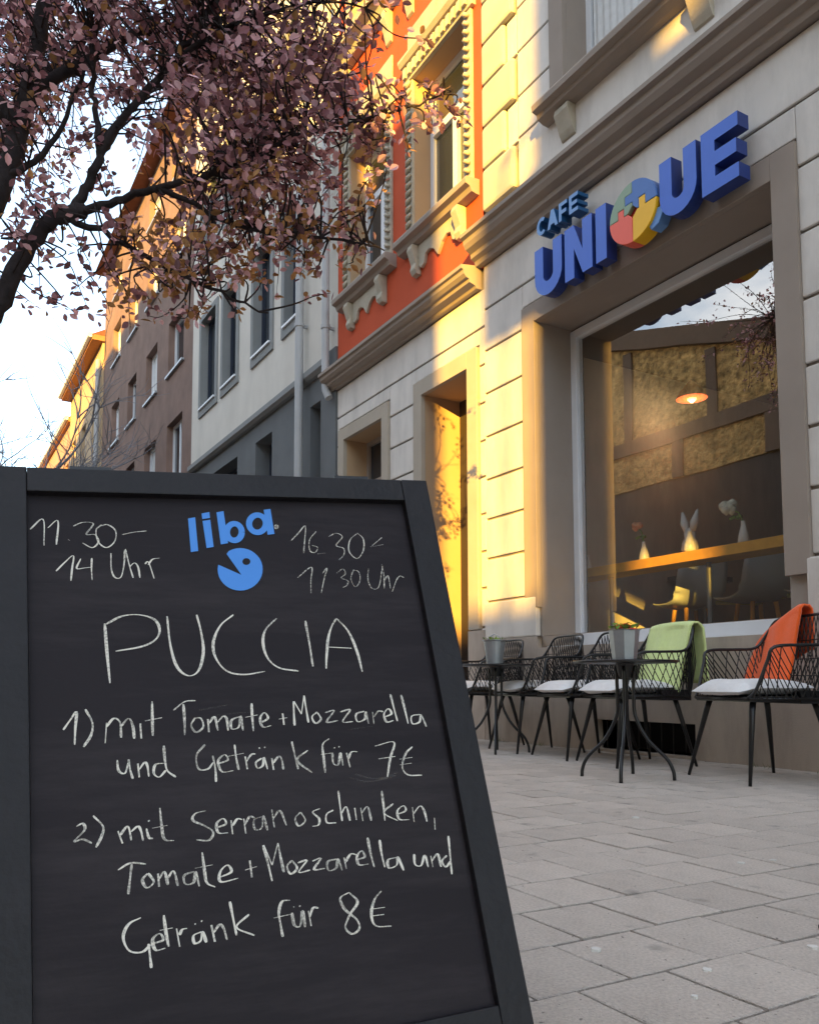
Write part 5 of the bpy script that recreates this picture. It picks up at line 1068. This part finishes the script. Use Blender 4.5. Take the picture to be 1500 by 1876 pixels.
# ------------------------------------------------------------------ plum tree at the kerb
rt = random.Random(11)
tree = thing('plum_tree', (-4.25, -0.35, 0), 'purple leaved plum tree reaching over the pavement from the kerb', 'tree')
def jit(pts, a): return [Vector(p) + Vector((rt.gauss(0, a), rt.gauss(0, a), rt.gauss(0, a))) for p in pts]
bt = MB(); bt.tube(smooth_path([(-4.25, -.35, -.1), (-4.24, -.33, .6), (-4.26, -.28, 1.2), (-4.22, -.15, 1.6), (-4.2, -.05, 1.95)], 5), [.13 - .0025 * i for i in range(21)], 12); bt.build('trunk', 'bark', tree, smooth=True)
LIMBS = [
 ([(-4.22, -.15, 1.6), (-4.12, .08, 1.95), (-4.05, .25, 2.21), (-4.0, .32, 2.42), (-3.95, .43, 2.61), (-3.92, .52, 2.665), (-3.9, .57, 2.68)], .048, .034),
 ([(-3.92, .52, 2.66), (-3.9, .6, 2.82), (-3.85, .64, 2.96), (-3.8, .75, 3.17), (-3.75, .9, 3.39), (-3.7, 1.01, 3.56), (-3.7, 1.14, 3.81), (-3.7, 1.25, 4.1), (-3.68, 1.3, 4.4)], .026, .008),
 ([(-3.85, .64, 2.96), (-3.9, .62, 3.2), (-3.95, .61, 3.45), (-4.0, .6, 3.81), (-4.05, .62, 4.2), (-4.0, .65, 4.6)], .017, .006),
 ([(-3.9, .57, 2.68), (-3.8, .75, 2.75), (-3.7, .87, 2.78), (-3.6, 1.05, 2.83), (-3.5, 1.22, 2.9), (-3.4, 1.42, 3.03), (-3.3, 1.65, 3.11), (-3.2, 1.92, 3.22), (-3.13, 2.12, 3.33)], .021, .0035),
 ([(-3.92, .5, 2.66), (-3.9, .77, 2.57), (-3.8, 1.01, 2.45), (-3.7, 1.22, 2.34), (-3.65, 1.39, 2.28)], .018, .004),
 ([(-3.7, .87, 2.78), (-3.55, 1.25, 2.62), (-3.42, 1.5, 2.58), (-3.32, 1.72, 2.56), (-3.3, 1.83, 2.55)], .014, .003),
 ([(-4.2, -.05, 1.95), (-4.22, .02, 2.25), (-4.2, .11, 2.54), (-4.2, .25, 2.9), (-4.2, .34, 3.29), (-4.2, .39, 3.65), (-4.2, .43, 4.01), (-4.15, .5, 4.6)], .08, .025),
 ([(-4.2, .36, 3.4), (-4.15, .6, 3.6), (-4.0, .85, 3.75), (-3.9, 1.15, 3.85), (-3.8, 1.45, 3.95)], .035, .008),
 ([(-4.2, .25, 2.9), (-4.1, .42, 3.02), (-4.0, .52, 3.25), (-3.95, .62, 3.6)], .02, .006),
 ([(-4.2, .05, 2.3), (-4.6, -.2, 2.8), (-5.0, -.5, 3.4), (-5.3, -.6, 4.0)], .06, .015),
 ([(-4.2, .1, 2.6), (-4.8, .3, 3.5), (-5.3, .6, 4.3), (-5.7, .8, 4.8), (-6.5, .6, 5.1)], .05, .012),
 ([(-4.2, .3, 3.2), (-4.5, -.1, 3.8), (-4.7, -.4, 4.5)], .045, .012),
 ([(-4.22, .02, 2.2), (-3.9, -.5, 2.8), (-3.6, -.9, 3.5)], .05, .012),
 ([(-3.75, .9, 3.39), (-3.5, 1.1, 3.5), (-3.3, 1.45, 3.62), (-3.25, 1.7, 3.68)], .016, .004),
 ([(-3.6, 1.05, 2.83), (-3.75, 1.3, 3.05), (-3.8, 1.5, 3.3), (-3.7, 1.6, 3.6)], .014, .005),
 ([(-3.85, .64, 2.96), (-4.1, .75, 3.25), (-4.4, .95, 3.7), (-4.7, 1.2, 4.1)], .02, .006),
]
skel = []
for pts, r0, r1 in LIMBS:
    sp = smooth_path(pts, 5); n = len(sp); rad = [r0 + (r1 - r0) * (i / (n - 1)) ** .8 for i in range(n)]
    sp = [sp[0]] + [p + Vector((rt.gauss(0, .006), rt.gauss(0, .006), rt.gauss(0, .006))) for p in sp[1:]]
    b = MB(); b.tube(sp, rad, 9); b.build('branch', 'bark', tree, smooth=True)
    skel += list(zip(sp, rad))
# foliage masses: centre, spread, twigs
MASS = [((-3.8, .55, 3.65), (.45, .30, .28), 80), ((-3.85, .95, 3.75), (.5, .25, .25), 75), ((-3.7, 1.2, 3.55), (.5, .28, .25), 95), ((-3.6, 1.25, 3.2), (.5, .22, .22), 95),
        ((-3.5, 1.5, 3.35), (.4, .2, .22), 85), ((-3.55, 1.15, 2.85), (.45, .25, .13), 55), ((-3.6, 1.35, 2.62), (.4, .20, .12), 50), ((-3.75, 1.0, 2.45), (.4, .20, .11), 40),
        ((-3.45, 1.55, 2.9), (.3, .18, .15), 32), ((-3.28, 1.75, 3.15), (.15, .14, .08), 16), ((-3.2, 2.0, 3.27), (.1, .12, .05), 8), ((-3.4, 1.62, 2.55), (.12, .15, .05), 8),
        ((-4.3, .25, 3.5), (.45, .25, .45), 60), ((-4.3, .1, 2.9), (.4, .15, .3), 14), ((-4.0, .42, 2.55), (.35, .12, .14), 14), ((-3.9, .62, 2.42), (.3, .22, .10), 18),
        ((-4.0, .75, 3.15), (.4, .2, .2), 7), ((-3.72, 1.45, 3.85), (.5, .35, .25), 70), ((-3.9, .8, 4.3), (.8, .7, .4), 110),
        ((-5.2, -.4, 4.2), (.6, .5, .6), 60), ((-5.6, .6, 4.9), (.5, .5, .4), 60), ((-6.4, .5, 5.0), (.5, .5, .5), 90), ((-6.9, .1, 5.0), (.4, .6, .5), 60), ((-4.6, -.2, 4.3), (.6, .6, .4), 60), ((-3.6, -.8, 3.3), (.4, .4, .5), 40), ((-4.8, 1.4, 4.3), (.4, .4, .3), 40), ((-5.0, .6, 4.6), (.9, .8, .4), 70)]
leafs = []; tw = MB()
for (c, s, n) in MASS:
    for k in range(n):
        e_ = Vector((c[0] + rt.gauss(0, s[0] * .6), c[1] + rt.gauss(0, s[1] * .75), c[2] + rt.gauss(0, s[2] * .75)))
        best = min(skel, key=lambda q: (q[0] - e_).length + rt.uniform(0, .15))
        L = (best[0] - e_).length
        if L > 1.1: st = e_ + (best[0] - e_) * (.7 / L)
        else: st = best[0]
        mid = st.lerp(e_, .5) + Vector((rt.gauss(0, .05), rt.gauss(0, .05), rt.gauss(.03, .05)))
        path = smooth_path([st, mid, e_, e_ + (e_ - mid) * .5 + Vector((rt.gauss(0, .03), rt.gauss(0, .03), rt.gauss(0, .03)))], 4)
        m_ = len(path); tw.tube(path, [.0055 - .0042 * i / (m_ - 1) for i in range(m_)], 4, cap=False)
        for i in range(m_):
            if i < m_ * .40: continue
            for q in range(1 + (rt.random() < .75)):
                p = path[i] + Vector((rt.gauss(0, .022), rt.gauss(0, .022), rt.gauss(0, .022)))
                leafs.append(p)
tw.build('twigs', 'bark', tree, kind='stuff')
LV = [(0, 0, 0), (.25, .22, .04), (.55, .30, .06), (.82, .18, .02), (1, 0, -.05), (.82, -.18, .02), (.55, -.30, .06), (.25, -.22, .04), (.5, 0, -.03)]
LF = [(0, 8, 1), (1, 8, 2), (2, 8, 3), (3, 8, 4), (4, 8, 5), (5, 8, 6), (6, 8, 7), (7, 8, 0)]
def leaf_frame():
    d = Vector((rt.gauss(0, 1), rt.gauss(0, 1), rt.gauss(-.35, .7))).normalized()
    n = Vector((rt.gauss(0, .7), rt.gauss(0, .7), 1)).normalized(); u = d.cross(n).normalized(); n = u.cross(d)
    return d, u, n
def pick(p):
    r = rt.random()
    if p.z < 2.75 and p.y > .7: return 2 if r < .5 else (1 if r < .8 else 0)
    return 0 if r < .55 else (1 if r < .90 else 2)
camp = Vector((0, 0, .5))
leafs.sort(key=lambda p: (p - camp).length if p.y > .2 and p.z < 3.9 else 99)
LM = ['leaf_plum', 'leaf_pink', 'leaf_bronze']; LMESH = []
for m_ in LM:
    b = MB(); b.add(LV, LF); me = bpy.data.meshes.new('leaf'); me.from_pydata(b.v, [], b.f); me.materials.append(M[m_]); LMESH.append(me)
fol = MB(); TO = ORG[tree]
for i, p in enumerate(leafs):
    d, u, n = leaf_frame(); s = rt.uniform(.030, .056); mi = pick(p)
    if i < 290:
        o = bpy.data.objects.new('leaf', LMESH[mi]); COL.objects.link(o); o.parent = tree
        mt = Matrix((d, u, n)).transposed().to_4x4() @ Matrix.Scale(s, 4); mt.translation = p - TO; o.matrix_local = mt
    else:
        fol.add([p + (d * a + u * c + n * e2) * s for a, c, e2 in LV], LF, mi)
fol.build('foliage', LM, tree, kind='stuff')
print('leaves', len(leafs))

# ------------------------------------------------------------------ bare trees far down the kerb
def bare_tree(x, y, h, seed, label):
    rb = random.Random(seed); t = thing('bare_tree', (x, y, 0), label, 'tree', 'bare trees down the street')
    b = MB(); tr = [Vector((x, y, -.1)), Vector((x + .1, y, h * .2)), Vector((x, y + .15, h * .36))]; b.tube(smooth_path(tr, 4), [.16, .155, .15, .145, .14, .135, .13, .125, .12], 10); b.build('trunk', 'far_bark', t)
    b = MB()
    def grow(p, d, L, r, lev):
        pts = [p]; q = p.copy(); dd = d.copy()
        for k in range(5):
            dd = (dd + Vector((rb.gauss(0, .13), rb.gauss(0, .13), rb.gauss(.03, .10)))).normalized(); q = q + dd * (L / 5); pts.append(q.copy())
        b.tube(pts, [r * (1 - .13 * k) for k in range(6)], 6 if lev < 2 else 4, cap=False)
        if lev >= 4: return
        for k in range(5 if lev < 3 else 5):
            i = rb.randint(2, 5); nd = (dd + Vector((rb.gauss(0, .6), rb.gauss(0, .6), rb.gauss(.05, .45)))).normalized(); grow(pts[i], nd, L * rb.uniform(.5, .78), r * .5, lev + 1)
    for k in range(6):
        a = k * 1.05 + rb.uniform(-.3, .3); grow(Vector((x, y + .12, h * (.26 + .02 * k))), Vector((math.cos(a) * .75, math.sin(a) * .75, .75)).normalized(), h * .32, .07, 1)
    b.build('branches', 'far_bark', t)
bare_tree(-19.5, 0.4, 9.0, 4, 'thin bare tree over the far kerb, nearer of the two')
bare_tree(-30, 1.0, 10.0, 8, 'thin bare tree standing further down the kerb')
